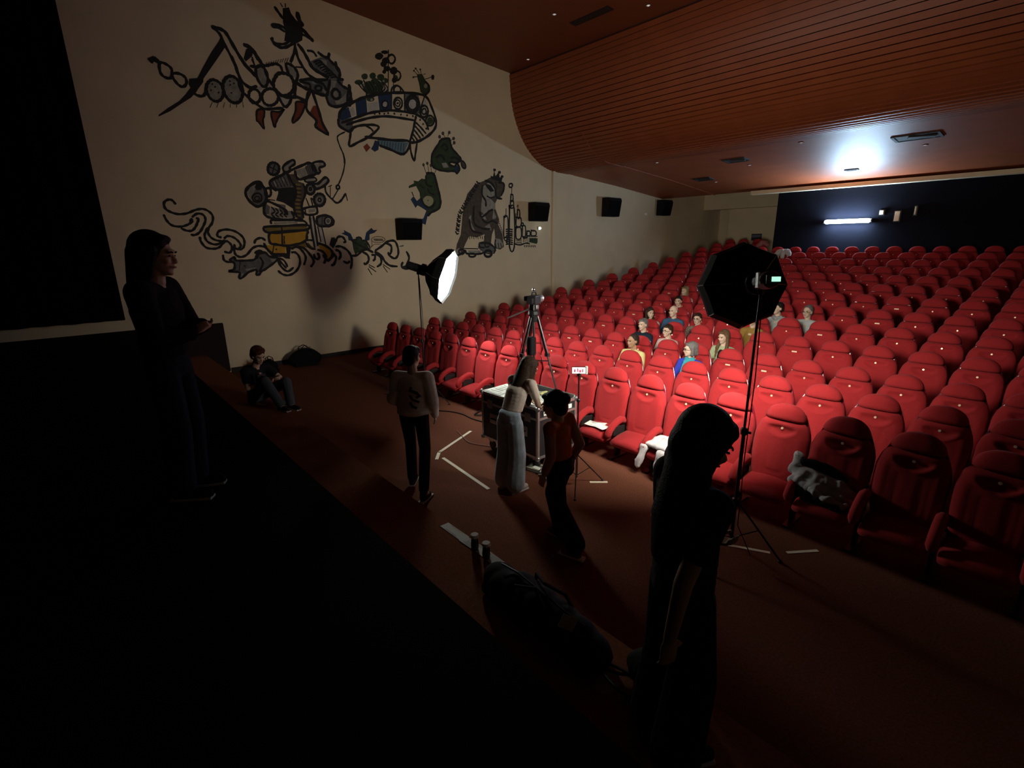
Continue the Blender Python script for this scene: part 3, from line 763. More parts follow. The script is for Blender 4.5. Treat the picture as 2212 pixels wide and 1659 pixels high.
  ('fg',0,[403,430,432,444,441,451,455,421,421,410,405,415]),
  ('sk',60,[421,410,405,415,403,429,432,444,441,451,455,421]),
  ('sk',36,[406,429,412,414]),
  ('sk',36,[413,432,419,416]),
  ('sk',36,[420,435,427,417]),
  ('sk',36,[427,438,434,419]),
  ('sk',36,[434,441,441,421]),
  ('sk',37,[442,444,448,422]),
  ('fl',0,[415,426,416,423,416,420,415,419,414,418,413,419,412,421,411,424,411,427,411,430,411,431,412,431,413,430,414,428]),
  ('fl',0,[424,429,425,426,425,424,424,422,424,422,423,423,421,425,421,428,420,430,420,433,420,435,421,435,422,434,423,432]),
  ('fl',0,[434,433,434,430,434,427,434,426,433,425,432,426,431,428,430,431,429,434,429,436,430,438,431,438,432,437,433,435]),
  ('fk',0,[418,414,452,419,461,412,457,395,447,370,426,383,410,387,417,403]),
  ('fg',0,[447,400,446,398,444,397,440,396,437,396,434,396,432,397,432,399,433,401,435,402,438,403,441,403,444,402,446,401]),
  ('fn',0,[440,446,464,449,467,432,480,429,481,406,467,379,468,343,450,352,450,382,457,405,451,424]),
  ('fy2',0,[472,425,470,423,465,423,460,424,458,425,461,427,466,427,470,427]),
  ('sk',31,[457,420,472,421]),
  ('fy2',0,[472,416,469,415,464,414,460,415,458,417,461,418,465,419,470,418]),
  ('sk',31,[456,412,471,412]),
  ('fy2',0,[471,408,468,406,463,405,459,406,457,408,460,410,464,410,469,409]),
  ('sk',31,[455,403,470,403]),
  ('fy2',0,[469,399,467,397,462,397,457,398,455,399,458,401,463,401,467,400]),
  ('sk',31,[454,395,469,394]),
  ('fy2',0,[467,390,465,388,460,388,455,389,453,390,456,392,461,393,465,392]),
  ('sk',31,[453,386,468,386]),
  ('fy2',0,[466,381,463,380,458,379,454,380,452,382,454,383,459,384,464,383]),
  ('sk',31,[452,377,467,377]),
  ('fy2',0,[465,372,463,371,458,370,453,371,452,373,454,375,459,375,464,374]),
  ('sk',31,[450,368,466,368]),
  ('fy2',0,[465,364,463,362,458,362,453,363,452,364,454,366,459,366,463,365]),
  ('sk',31,[449,360,465,359]),
  ('fy2',0,[464,355,462,353,457,353,452,354,451,356,453,357,458,357,463,356]),
  ('sk',31,[448,351,464,350]),
  ('fy2',0,[463,346,460,344,455,344,451,345,449,347,451,348,456,349,461,348]),
  ('sk',31,[447,342,463,341]),
  ('sk',49,[456,428,458,405,449,382,451,356,468,343]),
  ('sk',50,[478,427,480,406,468,379,469,349]),
  ('fl',0,[349,399,355,412,374,422,369,410,360,394,356,384]),
  ('fg',0,[375,422,385,417,391,402,385,382,368,373,356,381,363,400]),
  ('ck',64,[346,399,356,415,377,426,385,417,391,402,385,382,368,372,354,381]),
  ('ck',41,[379,392,378,387,375,384,370,382,366,382,362,383,360,386,359,391,361,395,364,398,368,400,373,401,377,399,379,396]),
  ('ck',29,[374,390,373,388,372,386,370,385,367,385,365,386,364,388,364,390,365,392,366,393,369,394,371,394,373,394,374,392]),
  ('fk',0,[374,426,386,420,381,409,371,407,367,413]),
  ('ck',53,[401,404,400,400,398,397,395,395,392,395,389,396,388,400,388,404,389,408,391,411,394,413,397,413,400,412,401,409]),
  ('sk',48,[392,413,402,414,414,408]),
  ('sk',48,[389,389,408,387]),
  ('fg',0,[384,381,395,373,391,356,383,355,380,363]),
  ('fl',0,[397,373,432,365,442,365,443,349,406,348,387,352,393,360]),
  ('sk',60,[389,386,382,373,380,358,387,350,406,346,444,346,442,365]),
  ('sk',60,[389,386,410,377,430,365,430,355]),
  ('fg',0,[411,380,430,378,429,360,415,368]),
  ('sk',36,[397,373,404,363,396,356,403,349]),
  ('sk',36,[406,370,412,362,405,356,412,350]),
  ('sk',36,[415,367,421,360,415,356,421,350]),
  ('sk',36,[424,364,429,358,424,357,430,350]),
  ('sk',55,[393,334,398,344,463,344,476,334]),
  ('fl',0,[398,338,454,342,453,336,398,334]),
  ('sk',36,[399,341,456,343]),
  ('fy2',0,[376,327,414,330,477,333,471,322,415,318,382,315]),
  ('fy',0,[386,313,412,315,471,321,472,310,468,297,449,289,421,285,398,288,384,292]),
  ('fy',0,[371,286,392,287,419,284,416,268,392,265,377,276]),
  ('fy',0,[496,291,519,282,532,266,519,249,509,263,500,277]),
  ('fy2',0,[421,283,449,287,467,293,490,276,464,281,431,278]),
  ('ck',60,[376,327,414,330,477,333,471,322,415,318,382,315]),
  ('ck',60,[386,313,412,315,471,321,472,310,468,297,449,289,421,285,398,288,384,292]),
  ('sk',59,[370,292,376,277,390,266,419,266]),
  ('sk',47,[392,287,386,267]),
  ('sk',60,[415,328,411,287]),
  ('sk',63,[496,291,519,282,532,266,518,247,507,263]),
  ('sk',60,[416,305,419,307]),
  ('sk',60,[416,302,419,303]),
  ('sk',60,[415,298,418,300]),
  ('sk',60,[415,294,418,296]),
  ('sk',60,[414,291,418,292]),
  ('fk',0,[398,277,398,276,397,275,396,275,395,275,395,275,394,276,394,277,394,278,395,279,396,279,397,279,398,279,398,278]),
  ('fk',0,[419,284,431,282,424,255,418,260]),
  ('sk',50,[468,297,475,298,485,297]),
  ('sk',50,[467,293,476,279,490,276]),
  ('sk',37,[472,292,480,281]),
  ('sk',50,[484,356,485,316,488,278]),
  ('sk',50,[493,357,495,316,496,283]),
  ('sk',50,[501,331,505,293]),
  ('sk',51,[511,331,517,286]),
  ('fw',0,[485,353,490,353,494,283,489,281]),
  ('fw',0,[502,330,510,330,515,290,507,294]),
  ('sk',50,[480,396,486,377]),
  ('sk',50,[492,397,495,377]),
  ('ck',56,[471,371,498,377,504,373,502,361,482,357,470,363]),
  ('fl',0,[483,370,500,373,500,365,483,362]),
  ('sk',62,[475,370,475,355]),
  ('fg',0,[504,418,502,412,499,408,494,405,490,405,486,407,483,411,483,416,485,422,488,426,493,429,497,429,501,427,504,423]),
  ('ck',63,[504,418,502,412,499,408,494,405,490,405,486,407,483,411,483,416,485,422,488,426,493,429,497,429,501,427,504,423]),
  ('fl',0,[500,417,499,414,497,411,494,410,491,410,489,411,487,413,487,417,488,420,490,423,493,424,496,424,498,423,500,421]),
  ('ck',38,[496,417,496,416,495,414,494,414,492,414,491,414,491,415,491,417,491,418,492,420,493,420,495,420,496,420,496,419]),
  ('fg',0,[527,394,524,387,520,382,514,379,508,379,503,381,500,386,499,392,501,399,506,404,511,407,518,407,523,405,526,400]),
  ('ck',63,[527,394,524,387,520,382,514,379,508,379,503,381,500,386,499,392,501,399,506,404,511,407,518,407,523,405,526,400]),
  ('fl',0,[521,393,520,390,517,386,514,385,510,384,507,386,505,389,505,393,506,396,509,399,512,401,516,401,519,400,521,397]),
  ('ck',38,[517,393,516,391,515,390,513,389,512,389,510,390,509,391,509,393,510,395,511,396,512,397,514,397,516,396,516,395]),
  ('fg',0,[503,352,525,356,536,353,534,334,522,332,503,335]),
  ('fw',0,[541,344,539,339,535,335,531,333,525,333,521,335,518,339,518,344,519,349,523,353,528,356,533,356,537,354,540,350]),
  ('ck',64,[503,352,525,357,539,351,543,342,537,334,522,331,502,334]),
  ('ck',45,[538,344,537,340,534,336,530,334,526,334,522,336,520,340,520,344,521,348,524,351,528,353,532,353,535,352,538,348]),
  ('fg',0,[534,344,533,342,532,340,529,338,527,338,525,339,524,341,524,344,524,346,526,348,528,349,531,349,533,348,534,346]),
  ('sk',32,[515,352,512,335]),
  ('fl',0,[502,427,514,431,533,444,539,438,524,425,505,418]),
  ('ck',63,[501,429,514,431,533,446,540,438,524,424,505,418]),
  ('fl',0,[483,438,506,443,507,436,488,433]),
  ('ck',44,[483,439,506,444,509,436,487,432]),
  ('sk',50,[494,397,499,386]),
  ('sk',60,[429,445,408,434]),
  ('sk',45,[531,431,531,412,544,396]),
  ('sk',45,[564,421,546,396]),
  ('sk',52,[543,399,555,388,568,394,582,412]),
  ('sk',46,[582,412,585,394]),
  ('sk',38,[544,428,541,401]),
  ('ck',45,[567,426,567,423,565,422,563,421,562,421,560,421,559,423,559,425,559,427,561,429,563,430,564,430,566,429,567,428]),
  ('sk',38,[538,425,548,429]),
  ('sk',39,[579,406,571,401]),
 ],
 'waves_and_shark_mural': [
  ('sk',50,[208,370,203,378,196,379,188,373,188,362,196,355,209,351,225,353,241,360,255,363,266,359,273,349,270,335,261,323,259,312,266,301,281,296,290,298]),
  ('sk',49,[183,350,187,337,195,328,210,326,223,330,229,334]),
  ('sk',50,[233,345,244,353,255,351,258,341,252,328,243,315,233,309,225,310]),
  ('sk',50,[240,344,245,342,242,335,237,326,229,318,219,318,209,323]),
  ('sk',51,[260,325,254,315,251,306,255,295,268,289,280,292,288,297]),
  ('sk',51,[242,306,242,296,250,283,264,280,276,283,285,292,293,296,300,289,301,280,295,271,284,274]),
  ('sk',52,[284,304,276,307,280,317,296,321,313,317,326,306,329,293,324,281,316,278,308,281,307,290]),
  ('sk',52,[288,301,296,307,308,304,317,295,320,286,315,279]),
  ('sk',52,[281,267,281,256,288,251,300,251]),
  ('sk',53,[304,285,305,275,307,266,317,261,330,266,344,280,358,285,373,281,384,266,398,260]),
  ('sk',54,[349,290,354,299,366,303,375,297]),
  ('sk',54,[347,268,355,274,365,273]),
  ('sk',54,[349,256,357,268,371,269]),
  ('fk',0,[235,338,235,336,233,334,231,332,229,332,228,333,227,335,227,338,227,340,229,342,231,344,233,344,234,343,235,341]),
  ('fg',0,[293,255,304,261,305,254,325,253,345,255,354,268,369,271,379,261,397,256,384,244,364,231,357,228,350,220,344,221,346,231,329,227,313,215,306,215,309,227,287,230,299,235,301,248]),
  ('ck',52,[293,255,304,261,305,254,325,253,345,255,354,268,369,271,379,261,397,256,384,244,364,231,357,228,350,220,344,221,346,231,329,227,313,215,306,215,309,227,287,230,299,235,301,248]),
  ('fl',0,[380,255,396,255,384,246]),
  ('fl',0,[322,234,345,237,342,231,324,230]),
  ('fk',0,[324,241,324,240,323,240,322,239,321,239,320,240,320,240,319,241,320,242,320,242,321,242,323,242,324,242,324,242]),
  ('sk',34,[314,252,309,231]),
  ('sk',47,[357,260,362,246,351,226]),
  ('fl',0,[315,219,313,217,311,217,310,217,309,218,309,219,310,221,311,223,313,224,315,225,316,225,317,224,317,223,316,221]),
  ('sk',60,[398,260,419,262]),
  ('sk',55,[396,251,403,235,416,225,431,234]),
  ('sk',56,[393,228,404,218,419,216,436,225,447,242,447,259,439,269,429,269]),
  ('sk',56,[430,277,444,282,455,274,463,257,456,238]),
  ('sk',57,[447,283,462,278,475,262,482,246,472,233]),
  ('sk',58,[494,275,508,269,514,256,507,240]),
  ('sk',57,[484,265,486,255,494,252,497,260,493,267]),
  ('sk',60,[541,281,555,282,572,272,581,256,581,239,576,224]),
  ('sk',59,[540,274,550,270,553,259,546,249]),
  ('sk',60,[576,245,569,240,558,245]),
  ('sk',59,[516,248,527,254,537,261]),
  ('sk',59,[534,266,540,254,532,237,525,236]),
  ('sk',61,[578,258,597,259,611,269,626,273,645,265]),
  ('sk',61,[612,268,627,259,629,245,619,235,615,240]),
  ('sk',63,[647,267,666,258,677,240,692,229,715,226]),
  ('sk',62,[649,264,665,251,664,235,651,227]),
  ('sk',62,[638,259,648,258,647,248,641,243]),
  ('sk',63,[649,269,670,281,689,293,710,295,719,279,719,259,708,248,692,256,689,266]),
  ('sk',63,[681,290,699,282,697,264,690,259]),
  ('sk',65,[745,267,753,249,742,227,731,223]),
  ('sk',65,[733,238,727,227,737,219,753,220]),
  ('sk',59,[542,292,550,305,563,305,569,294,563,292]),
  ('sk',43,[628,234,645,225]),
  ('sk',43,[628,229,648,214]),
  ('sk',43,[625,224,635,206]),
  ('sk',44,[670,233,691,219]),
  ('sk',44,[670,229,682,211]),
  ('sk',45,[725,280,738,282]),
  ('fk',0,[533,304,542,304,544,290,535,277,526,286]),
  ('fk',0,[401,264,421,265,426,254,415,255]),
  ('fl',0,[400,263,416,263,417,259,402,259]),
  ('sk',48,[397,256,404,245,414,232]),
  ('sk',48,[397,257,410,251,417,235]),
 ],
 'diving_frog_mural': [
  ('fv',0,[587,295,599,299,601,304,612,304,615,297,627,295,634,274,601,266,593,260,589,273]),
  ('fb',0,[560,314,569,317,567,323,585,314,590,302,589,295,578,297,577,307]),
  ('fb',0,[628,295,623,300,629,317,645,329,650,323,662,324,652,316,638,312,637,298]),
  ('ck',40,[587,295,599,299,601,304,612,304,615,297,627,295,634,274]),
  ('fk',0,[599,293,598,292,595,292,594,293,594,294,596,295,598,295]),
  ('fk',0,[608,285,607,283,605,283,603,284,603,286,605,287,607,287]),
  ('fk',0,[625,287,623,285,621,285,619,286,620,287,621,289,624,288]),
  ('fk',0,[601,276,600,275,597,275,596,276,596,277,598,279,600,278]),
  ('cn',16,[682,298,679,295,674,292,665,291,657,291,649,292,644,295,642,298,644,302,650,305,658,306,667,306,675,305,680,302]),
  ('sn',13,[642,295,643,286,639,278,649,286,669,286]),
  ('sn',14,[648,298,650,301,652,295,653,298]),
  ('sn',14,[652,298,654,301,656,295,657,298]),
  ('sn',14,[656,298,658,301,659,295,661,298]),
  ('sn',14,[660,298,662,301,663,295,665,298]),
  ('sn',14,[664,298,666,301,667,295,669,298]),
  ('sn',14,[668,298,670,301,671,295,673,298]),
  ('sn',14,[672,298,674,301,675,295,677,298]),
 ],
 'green_creature_mural': [
  ('fv',0,[894,575,910,576,916,555,934,539,948,526,933,515,914,515,904,509,923,504,933,512,942,500,932,486,922,491,899,489,871,490,849,497,845,513,851,534,870,557,880,570]),
  ('ck',60,[894,575,910,576,916,555,934,539,948,526,933,515,914,515,904,509,923,504,933,512,942,500,932,486,922,491,899,489,871,490,849,497,845,513,851,534,870,557,880,570]),
  ('fl',0,[879,509,895,512,904,500,885,497]),
  ('fn',0,[948,522,962,516,964,503,952,504]),
  ('ck',46,[948,522,962,516,964,503,952,504]),
  ('sk',27,[883,572,876,578]),
  ('fn',0,[881,578,880,575,876,573,872,574,871,577,873,581,876,583,880,582]),
  ('sk',27,[894,579,888,588]),
  ('fn',0,[893,589,891,585,888,583,884,584,883,588,885,591,888,593,892,592]),
  ('sk',27,[904,582,910,593]),
  ('fn',0,[915,593,914,590,910,588,906,589,905,592,907,596,910,598,914,597]),
  ('sk',27,[912,571,925,579]),
  ('fn',0,[930,579,928,576,924,574,921,575,919,578,921,582,925,584,928,583]),
  ('sk',27,[917,560,926,568]),
  ('fn',0,[931,568,929,564,926,563,922,564,921,567,922,571,926,573,930,572]),
  ('sk',60,[879,551,893,560,902,550,890,543]),
  ('sk',60,[859,521,878,530,891,517]),
  ('sk',61,[910,526,929,528,946,522]),
  ('fb',0,[921,502,933,512,942,500,932,486]),
  ('fw',0,[926,513,936,514,933,506,924,507]),
 ],
 'leaping_creature_mural': [
  ('fv',0,[825,478,850,478,859,452,867,421,869,400,860,384,836,374,822,363,814,339,796,346,790,351,808,357,819,378,799,388,791,391,784,384,770,406,780,415,790,403,801,411,800,425,790,442,766,435,767,441,784,449,783,456,798,455,809,463,820,462]),
  ('sk',66,[825,478,850,478,859,452,867,421,869,400,860,384,836,374,822,363]),
  ('fc',0,[845,405,843,399,838,394,830,390,822,390,815,393,811,397,809,403,811,410,817,415,824,418,832,418,839,416,844,411]),
  ('fk',0,[828,405,828,404,826,404,825,405,825,406,826,407,828,407]),
  ('fb',0,[790,403,801,411,815,390,833,385,819,378,799,388]),
  ('fb',0,[823,372,822,363,814,339,796,346,790,351,808,357,818,376]),
  ('fb',0,[780,415,790,403,791,391,784,384,770,406]),
  ('sk',43,[780,415,775,426]),
  ('sk',26,[825,478,818,499]),
  ('sk',26,[834,480,831,505]),
  ('sk',27,[843,479,842,499]),
  ('sk',27,[852,478,859,489]),
  ('fn',0,[822,499,821,496,818,495,815,496,814,499,815,502,818,504,821,503]),
  ('fn',0,[835,505,834,501,830,500,827,501,826,504,828,507,831,509,834,508]),
  ('fn',0,[847,500,845,497,842,495,839,496,838,500,839,503,843,505,846,503]),
  ('sk',51,[823,472,825,448,845,444]),
  ('sk',51,[827,439,833,427,849,422]),
  ('sk',51,[803,446,814,438]),
  ('sk',59,[803,411,815,392,837,387,852,406]),
 ],
 'crowned_beast_mural': [
  ('fn',0,[1035,473,998,460,967,431,955,403,946,369,941,336,937,313,921,285,912,251,937,256,953,285,969,308,999,305,1030,314,1026,293,1006,290,1002,273,1028,255,1052,251,1072,266,1055,287,1060,314,1070,332,1073,305,1068,272,1093,266,1110,275,1104,314,1087,344,1091,361,1072,402,1085,422,1105,432,1115,456,1110,473,1090,477,1063,486]),
  ('fl',0,[1029,456,1055,472,1074,459,1081,445,1069,424,1057,421,1076,408,1076,390,1048,388,1032,372,1017,383,1022,414]),
  ('fl',0,[1068,390,1079,367,1075,361,1063,361]),
  ('sk',64,[1027,459,1023,433,1037,414,1037,397]),
  ('sk',73,[1035,473,1058,469,1077,451,1081,428,1105,423]),
  ('sk',66,[1090,471,1112,470,1113,453,1101,432]),
  ('fk',0,[1035,465,1058,461,1073,445,1058,441,1042,454]),
  ('sk',48,[1042,429,1057,424,1073,428]),
  ('fw',0,[1055,475,1068,461,1073,448,1064,458]),
  ('sk',49,[1078,473,1085,451]),
  ('sk',64,[1013,382,1020,366,1052,384,1066,390]),
  ('sk',63,[991,399,989,348,1023,331,1054,331]),
  ('sk',63,[971,359,981,325,1022,317]),
  ('fl',0,[970,364,979,370,978,348,992,325,985,322,971,342]),
  ('sk',56,[1020,360,1039,349,1063,355,1083,347]),
  ('fl',0,[1017,371,1032,374,1039,357,1028,360]),
  ('fl',0,[1031,337,1051,346,1058,331,1056,326]),
  ('sk',47,[1016,464,1008,465,1003,470]),
  ('sk',47,[1011,457,1003,456,998,463]),
  ('sk',47,[1006,451,998,452,993,457]),
  ('sk',47,[1001,444,993,443,988,450]),
  ('sk',47,[996,437,988,439,983,444]),
  ('sk',47,[991,431,982,430,978,437]),
  ('sk',47,[985,424,977,426,973,431]),
  ('sk',47,[980,418,972,417,967,424]),
  ('sk',47,[975,411,967,413,962,418]),
  ('sk',46,[970,405,962,404,957,412]),
  ('sk',46,[965,399,957,400,952,405]),
  ('sk',46,[960,392,952,391,947,399]),
  ('sk',46,[955,386,947,388,942,392]),
  ('sk',46,[950,379,942,378,937,386]),
  ('sk',46,[945,373,937,375,932,380]),
  ('sk',46,[941,367,933,366,929,373]),
  ('sk',46,[940,360,932,362,928,367]),
  ('sk',46,[939,354,931,353,926,361]),
  ('sk',46,[937,348,929,350,925,355]),
  ('sk',46,[936,341,928,341,923,348]),
  ('sk',46,[934,335,927,337,922,342]),
  ('sk',46,[933,329,925,328,921,336]),
  ('sk',46,[932,322,924,325,919,330]),
  ('sk',46,[930,316,922,315,918,323]),
  ('sk',41,[1083,361,1089,358]),
  ('sk',41,[1086,355,1092,353]),
  ('sk',41,[1088,350,1094,347]),
  ('sk',41,[1091,344,1097,341]),
  ('sk',41,[1094,338,1100,335]),
  ('sk',41,[1096,332,1103,329]),
  ('sk',41,[1099,326,1105,323]),
  ('sk',41,[1102,320,1108,317]),
  ('sk',41,[1105,314,1111,311]),
  ('sk',39,[969,309,971,299]),
  ('sk',39,[977,309,979,301]),
  ('sk',39,[986,309,987,299]),
  ('sk',39,[994,309,996,301]),
  ('sk',39,[1002,309,1004,299]),
  ('sk',40,[1011,309,1013,301]),
  ('sk',40,[1019,309,1021,299]),
  ('sk',40,[1028,309,1030,301]),
  ('fk',0,[1059,489,1069,487,1075,505,1079,489,1094,503,1096,486,1110,491,1104,475,1090,475,1063,479]),
  ('fk',0,[1082,507,1080,504,1076,502,1072,503,1070,506,1072,510,1076,511,1081,510]),
  ('fk',0,[1102,502,1100,498,1096,497,1091,498,1089,501,1091,504,1096,506,1100,505]),
  ('fk',0,[1113,490,1111,487,1106,485,1101,486,1100,489,1102,492,1106,494,1111,493]),
  ('fl',0,[1073,302,1094,299,1106,284,1101,272,1077,272]),
  ('sk',49,[1075,299,1071,284,1077,272]),
  ('sk',49,[1085,287,1087,272]),
  ('sk',49,[1095,287,1099,272]),
  ('sk',47,[1006,287,1009,276,1029,273]),
  ('sk',48,[1029,287,1033,275,1049,278]),
  ('fl',0,[964,266,1013,265,1013,258,963,259]),
  ('sk',54,[945,272,1002,270]),
  ('sk',62,[912,251,930,254,952,265,959,256,1013,255,1040,266]),
  ('ck',62,[991,251,990,249,986,247,981,246,975,246,970,247,966,249,965,252,966,254,970,256,975,256,981,256,986,255,990,253]),
  ('ck',80,[1057,254,1055,250,1051,247,1045,245,1038,245,1032,247,1028,251,1027,255,1029,259,1033,262,1039,264,1046,264,1052,262,1056,258]),
  ('ck',61,[949,262,947,259,944,257,940,255,935,256,931,257,928,259,927,262,928,265,931,268,936,269,940,269,945,267,948,265]),
  ('fg',0,[1010,287,1069,275,1068,260,1020,255]),
  ('sk',64,[1010,287,1045,287,1072,269,1064,254]),
  ('fl',0,[916,268,931,274,937,256,916,254]),
 ],
 'skyline_mural': [
  ('ck',58,[1136,398,1156,397,1155,274,1134,274,1136,398]),
  ('ck',50,[1141,419,1153,418,1153,399,1140,398,1141,419]),
  ('ck',50,[1143,438,1151,437,1151,420,1142,419,1143,438]),
  ('sk',50,[1148,472,1146,438]),
  ('ck',50,[1136,469,1149,471,1148,462,1137,460]),
  ('ck',49,[1112,367,1128,366,1127,302,1110,302,1112,367]),
  ('sk',49,[1121,395,1120,367]),
  ('sk',49,[1114,374,1127,372]),
  ('ck',50,[1165,368,1186,366,1185,342,1165,341,1165,368]),
  ('ck',51,[1171,392,1180,390,1180,368,1170,368,1171,392]),
  ('sk',50,[1173,409,1173,392]),
  ('sk',50,[1167,402,1175,406]),
  ('ck',50,[1164,336,1186,334,1185,302,1164,302,1164,336]),
  ('sk',50,[1163,381,1164,345]),
  ('ck',51,[1188,351,1196,350,1196,342,1188,342,1188,351]),
  ('ck',51,[1193,342,1206,340,1206,308,1192,308,1193,342]),
  ('ck',51,[1214,325,1227,324,1227,311,1214,311,1214,325]),
  ('ck',52,[1234,327,1255,325,1255,311,1234,311,1234,327]),
  ('sk',51,[1187,308,1263,308]),
  ('sk',51,[1209,318,1214,305,1196,302]),
  ('sk',50,[1118,329,1132,331,1149,329]),
  ('sk',50,[1118,323,1132,324,1149,322]),
  ('sk',50,[1118,316,1131,317,1149,315]),
  ('sk',50,[1118,309,1131,311,1149,309]),
  ('sk',50,[1118,303,1131,304,1149,302]),
  ('sk',50,[1118,296,1131,297,1149,295]),
  ('sk',50,[1117,289,1131,291,1149,288]),
  ('sk',50,[1117,282,1131,284,1149,282]),
  ('sk',51,[1162,299,1189,298]),
  ('sk',51,[1162,294,1189,293]),
  ('sk',51,[1162,288,1189,287]),
  ('sk',51,[1162,283,1189,281]),
  ('sk',34,[1196,305,1197,288]),
  ('sk',34,[1203,305,1204,290]),
  ('sk',34,[1210,305,1211,291]),
  ('sk',34,[1217,305,1218,288]),
  ('sk',34,[1225,305,1226,290]),
  ('sk',34,[1232,305,1233,291]),
  ('sk',35,[1239,305,1240,288]),
  ('sk',35,[1247,305,1248,289]),
  ('sk',35,[1254,305,1255,291]),
  ('fv',0,[1227,302,1264,302,1264,289,1260,283,1223,289]),
  ('sk',49,[1110,302,1123,305,1122,282]),
  ('sk',51,[1152,286,1178,280,1209,286,1227,283]),
  ('sk',27,[1198,278,1202,277,1204,272]),
  ('sk',27,[1206,278,1211,277,1212,272]),
  ('sk',27,[1214,278,1219,277,1220,272]),
  ('sk',27,[1222,278,1227,276,1228,272]),
  ('sk',28,[1231,278,1235,276,1236,272]),
  ('sk',28,[1239,278,1243,276,1245,271]),
  ('sk',28,[1247,278,1252,276,1253,271]),
 ],
}
for k,c in dict(k=(.018,.017,.016),g=(.13,.125,.12),l=(.30,.275,.23),w=(.50,.46,.40),r=(.22,.045,.02),b=(.02,.04,.085),p=(.13,.20,.24),y=(.50,.27,.025),y2=(.22,.15,.04),v=(.035,.055,.022),n=(.085,.062,.045),c=(.40,.37,.20)).items():
    mat('paint_'+k, c, .9, noise=.25 if k in 'gvnl' else .1, nscale=9)
PAINT_NAMES = dict(k='black_outline_paint',g='grey_paint',l='pale_grey_paint',w='white_paint',r='rust_paint',b='navy_paint',p='steel_blue_paint',y='yellow_paint',y2='ochre_paint',v='green_paint',n='brown_paint',c='cream_paint')
def catmull(P, closed):
    n=len(P); out=[]
    if n==2: return [P[0],P[1]]
    rng = range(n) if closed else range(n-1)
    for i in rng:
        p0=P[(i-1)%n] if closed or i>0 else P[0]; p1=P[i]; p2=P[(i+1)%n]; p3=P[(i+2)%n] if closed or i+2<n else P[-1]
        for t in (0,.25,.5,.75):
            out.append(tuple(.5*((2*p1[k])+(-p0[k]+p2[k])*t+(2*p0[k]-5*p1[k]+4*p2[k]-p3[k])*t*t+(-p0[k]+3*p1[k]-3*p2[k]+p3[k])*t**3) for k in (0,1)))
    if not closed: out.append(P[-1])
    return out
MUR = dict(dragon_mural='painted skeletal dragon with red fins high on the left wall', flying_ship_mural='painted blue and white flying ship carrying plants, with a dangling anchor rope',
 turret_mural='painted helmeted gunner at a camera turret on a yellow hull', waves_and_shark_mural='painted curling black waves and grey shark below the yellow hull',
 diving_frog_mural='small painted green frog with blue legs diving into the waves', green_creature_mural='upper painted dark green blob creature right of the flying ship',
 leaping_creature_mural='painted green one-legged creature with a pale belly above the first speaker', crowned_beast_mural='painted shaggy crowned beast riding a toy car beside a skyline',
 skyline_mural='painted outline of city towers with flags beside the shaggy beast')
def paint(kind, wmm, flat):
    k0=kind[0]; P=[(flat[i]/100,flat[i+1]/100) for i in range(0,len(flat),2)]
    if k0=='f':
        if len(P)>=7: P=P
        return P
    return catmull(P, k0=='c')
for name, ops in MURALS.items():
    layers={}
    cy=sum(o[2][0] for o in ops)/len(ops)/100; cz=sum(o[2][1] for o in ops)/len(ops)/100
    t=empty(name,(XL,cy,cz)); tag(t, MUR[name], 'mural')
    nf=0
    for idx,(kind,wmm,flat) in enumerate(ops):
        col=kind[1:]; mb=layers.setdefault(col,MB()); P=paint(kind,wmm,flat)
        if kind[0]=='f':
            x=.0015+.0001*idx*.25 if col!='k' else .0035+.0001*idx*.1; n=len(P)
            vs=[(x,a-cy,b-cz) for a,b in P]+[(.0005,a-cy,b-cz) for a,b in P]
            mb.add(vs,[tuple(range(n)),tuple(range(2*n-1,n-1,-1))]+[(i,n+i,n+(i+1)%n,(i+1)%n) for i in range(n)])
        else:
            closed=kind[0]=='c'; n=len(P); hwid=wmm/2000; x=.006+.00002*idx; vs=[]; fs=[]
            for i,(a,b) in enumerate(P):
                p=P[(i-1)%n] if closed or i>0 else P[0]; q=P[(i+1)%n] if closed or i<n-1 else P[-1]
                dx,dy=q[0]-p[0],q[1]-p[1]; L_=math.hypot(dx,dy) or 1; dx/=L_; dy/=L_
                wv=hwid*(1+.15*math.sin(i*1.7+idx)); 
                if not closed and i in (0,n-1): wv*=.55
                vs += [(x,a-cy-dy*wv,b-cz+dx*wv),(x,a-cy+dy*wv,b-cz-dx*wv),(.001,a-cy-dy*wv,b-cz+dx*wv),(.001,a-cy+dy*wv,b-cz-dx*wv)]
            for i in range(n if closed else n-1):
                j=(i+1)%n; fs += [(4*i,4*j,4*j+1,4*i+1),(4*i,4*i+2,4*j+2,4*j),(4*i+1,4*j+1,4*j+3,4*i+3)]
            mb.add(vs,fs)
    for col,mb in layers.items(): mb.build(PAINT_NAMES[col], M('paint_'+col), t)['kind'] = 'stuff'
